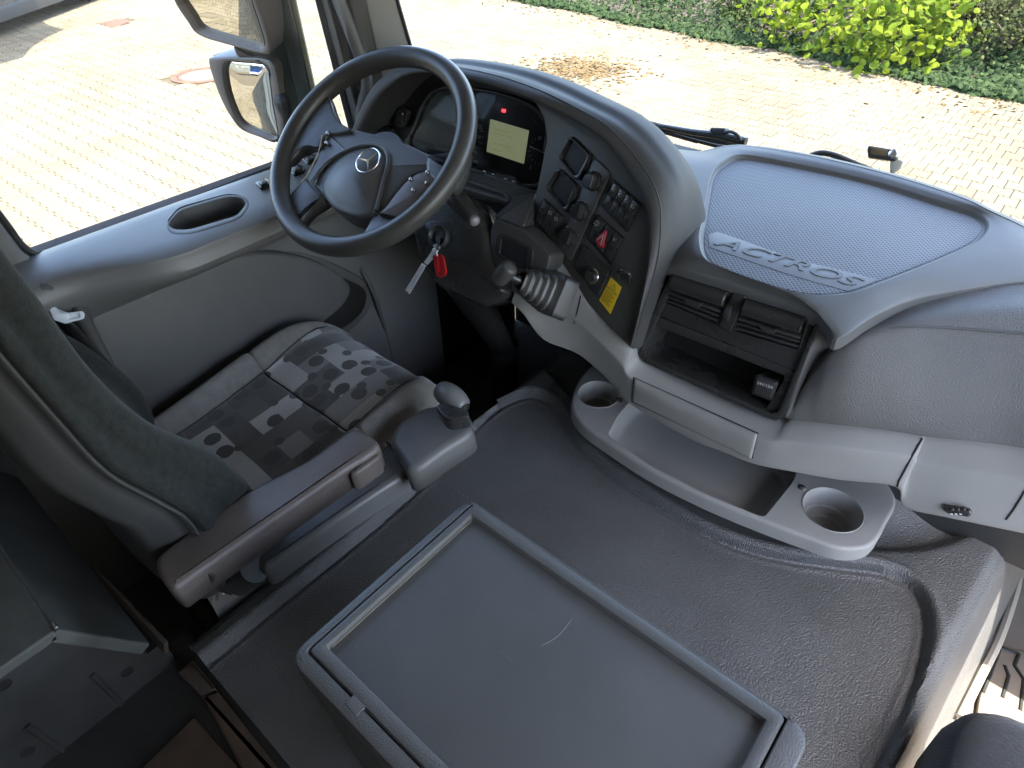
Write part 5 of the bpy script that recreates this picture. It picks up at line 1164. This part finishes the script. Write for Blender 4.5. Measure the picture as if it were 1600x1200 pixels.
# ================================================================== WIPER AND SENSOR OUTSIDE THE WINDSCREEN
wp = thing('windscreen_wiper', 'black windscreen wiper parked at the foot of the windscreen', 'wiper', Y_(1121, 206, 1.74))
def yw(px, py, d=0): return Y_(px, py, 1.76+d)
tube('blade', [yw(962, 186), yw(1000, 193), yw(1060, 212), yw(1120, 228), yw(1160, 236)], .006, RUBBER, wp, seg=8, sm=4)
tube('blade_frame', [yw(968, 186, -.01), yw(1010, 192, -.01), yw(1070, 208, -.01), yw(1130, 222, -.01), yw(1165, 224, -.01)], .008, SHINY, wp, seg=8, sm=4)
tube('blade_rail', [yw(975, 192, .01), yw(1030, 205, .01), yw(1090, 222, .01)], .005, mat('rail_tan', (.3, .25, .17), .5), wp, seg=6, sm=4)
tube('wiper_arm', [yw(1035, 197, -.02), yw(1080, 206, -.02), yw(1125, 212, -.02), yw(1166, 222, -.02)], [.006, .009, .011, .012], SHINY, wp, seg=10, sm=4)
PWp = Plane(yw(1121, 206, -.02), (0, -1, .3))
slab('pivot_block', [(1110, 199), (1132, 200), (1135, 206), (1130, 213), (1112, 210), (1108, 204)], PWp, -.02, .01, RUBBER, wp, r=.004, bev=.004)
tube('hose', [yw(1132, 207, -.03), yw(1142, 206, -.03), yw(1152, 211, -.03), yw(1158, 220, -.03)], .0045, RUBBER, wp, seg=8, sm=5)
ss = thing('windscreen_sensor', 'small black camera sensor with bracket behind the dashboard tray', 'sensor', Y_(1385, 265, 1.74))
PSe = Plane(Y_(1380, 240, 1.74), (.1, -.9, .4))
slab('sensor_body', [(1357, 227), (1404, 235), (1403, 247), (1398, 252), (1356, 246), (1355, 232)], PSe, -.03, 0, SHINY, ss, r=.003, bev=.004)
slab('sensor_face', [(1361, 230), (1388, 235), (1386, 245), (1360, 241)], PSe, -.01, .002, mat('bronze_face', (.16, .12, .06), .25, metal=.5, var=.2), ss, r=.002, bev=.0008)
lathe('lens', PSe.at(1396, 241, .0), PSe.n, [(.011, -.004), (.011, .004), (.008, .006), (.007, .002), (.001, .002)], CHROME, ss, n=20)
slab('bracket', [(1391, 252), (1404, 248), (1412, 252), (1408, 262), (1395, 272), (1390, 262)], PSe, -.03, -.008, mat('clear_bracket', (.35, .35, .32), .25, var=.2), ss, r=.003, bev=.002)
tube('stem', [PSe.at(1396, 262, -.02), PSe.at(1394, 275, -.02), PSe.at(1385, 290, -.02)], .006, SHINY, ss, seg=8)
tube('cable', [Y_(a, b, 1.73) for a, b in ((1262, 248), (1270, 242), (1284, 239), (1302, 242), (1320, 249), (1345, 260), (1390, 278))], .007, RUBBER, ss, seg=10, sm=5)

# ================================================================== BEHIND: WHAT THE MIRRORS SHOW
WALL = mat('render_wall', (.1, .115, .112), .85, fine=20, bump=.2, var=.1, varscale=1)
bd = thing('yard_building', 'grey green hall with white framed windows seen in the lower mirror', 'building', (-17, -25, ZG))
box('wall', (-18, -48, ZG), (-17, -3, ZG+5.2), WALL, bd, .02)
obj('roof', [(-16.6, -48.3, ZG+5.25), (-16.6, -2.7, ZG+5.25), (-22, -2.7, ZG+6.6), (-22, -48.3, ZG+6.6)], [(0, 1, 2, 3)], mat('roof_tile', (.16, .1, .08), .8, var=.2), bd, smooth=False)
for y in range(-46, -4, 6):
    w_ = box('window', (-17.02, y, ZG+1.2), (-16.95, y+1.5, ZG+2.8), mat('window_white', (.3, .3, .29), .5), bd, .01)
    box('pane', (-16.96, y+.15, ZG+1.35), (-16.93, y+1.35, ZG+2.65), mat('dark_pane', (.03, .04, .05), .1), w_, .005)
BLUE = mat('blue_paint', (.012, .06, .22), .3, coat=.5, var=.05)
tk = thing('parked_truck', 'bright blue truck parked along the building in the lower mirror', 'truck', (-9, -27, ZG))
box('cabin', (-10.2, -28, ZG+1), (-7.8, -25.6, ZG+3.6), BLUE, tk, .12)
box('windscreen', (-10, -25.62, ZG+2.1), (-8, -25.57, ZG+3.2), mat('dark_pane', (.03, .04, .05), .1), tk, .02)
box('bumper', (-10.2, -25.7, ZG+.4), (-7.8, -25.4, ZG+1), WHITE, tk, .05)
box('load_box', (-10.25, -36, ZG+1.2), (-7.75, -28.2, ZG+3.9), BLUE, tk, .05)
for x in (-10.1, -7.9):
    for y in (-26.6, -33, -34.3): lathe('wheel', (x-.15, y, ZG+.5), (1, 0, 0), [(.05, 0), (.5, 0), (.52, .05), (.52, .28), (.5, .32), (.05, .32)], RUBBER, tk, n=28)
# own cab side so that the mirrors and the shadow on the ground are right
box('cab_side', (-1.53, -.9, ZG+.5), (-1.505, .1, 1.38), PAINT, cab, .005)
box('trailer_front', (-1.5, -9, ZG+1.0), (.84, -1.6, 2.4), PAINT, cab, .02)
# dark vehicle at the upper left edge
cv = thing('dark_vehicle', 'dark grey vehicle cut off by the top left corner', 'vehicle', Z_(20, 10, ZG))
a_, b_ = Z_(-30, 42, ZG+.25), Z_(100, -3, ZG+.25); dv = (b_-a_).normalized(); nv_ = V((dv.y, -dv.x, 0)); nv_ = -nv_ if nv_.x > 0 else nv_
CVM = mat('dark_car_paint', (.03, .035, .038), .25, coat=.5, var=.2)
def quadbox(name, s0, s1, d0, d1, z0, z1, m):
    pl_ = Plane(V((a_.x, a_.y, 0)), (0, 0, 1)); pl_.n = V((0, 0, 1)); pl_.u = dv; pl_.v = V((-dv.y, dv.x, 0)); sg = 1 if pl_.v.dot(nv_) > 0 else -1
    return obj(name, *prismgeo(roundpoly([(s0, sg*d0), (s1, sg*d0), (s1, sg*d1), (s0, sg*d1)], .12), pl_, ZG+z0, ZG+z1, .06), m, cv)
quadbox('body', -3, 5.2, 0, 1.9, .25, .95, CVM); quadbox('cabin', -2.4, 3.2, .2, 1.7, .95, 1.6, CVM)
quadbox('bumper', -2.8, 5.3, -.02, .3, .22, .45, RUBBER)
for s_, d_ in ((-1.8, .12), (4.0, .12)): lathe('wheel', V((a_.x, a_.y, ZG+.33))+dv*s_+nv_*d_, nv_, [(.02, 0), (.3, 0), (.33, .04), (.33, .18), (.3, .22)], RUBBER, cv, n=24)

# shade sail stretched over the yard beyond the picture's top edge
hs = 3.3
def sun_up(px, py, h): g = Z_(px, py, ZG); return g+sd*(h/sd.z)
sl_ = thing('shade_sail', 'grey shade sail whose pointed shadow lies on the pavers at upper left', 'shade sail', sun_up(40, 60, hs))
cn = [sun_up(100, 46, hs), sun_up(36, 90, hs), sun_up(-60, 120, hs), sun_up(-90, 45, hs), sun_up(60, 27, hs)]
ed = []
for a, b in zip(cn, cn[1:]+cn[:1]):
    m_ = (a+b)/2; c_ = sum(cn, V())/5
    for t in range(8): u = t/8; ed.append(a.lerp(b, u)+(c_-m_).normalized()*.22*(4*u*(1-u))*(a-b).length*.3)
obj('cloth', ed+[p+V((0, 0, .01)) for p in ed], [tuple(range(40)), tuple(range(40, 80))[::-1]]+[(i, (i+1) % 40, 40+(i+1) % 40, 40+i) for i in range(40)], mat('sail_cloth', (.3, .3, .28), .9), sl_, smooth=False)
for p, q in ((cn[0], V((6, 3, 2.5))), (cn[2], V((-3, -5, 2))), (cn[3], V((-7, 0, 2)))): tube('guy_rope', [p, p+q.normalized()*.6], .008, STEEL, sl_, seg=6)
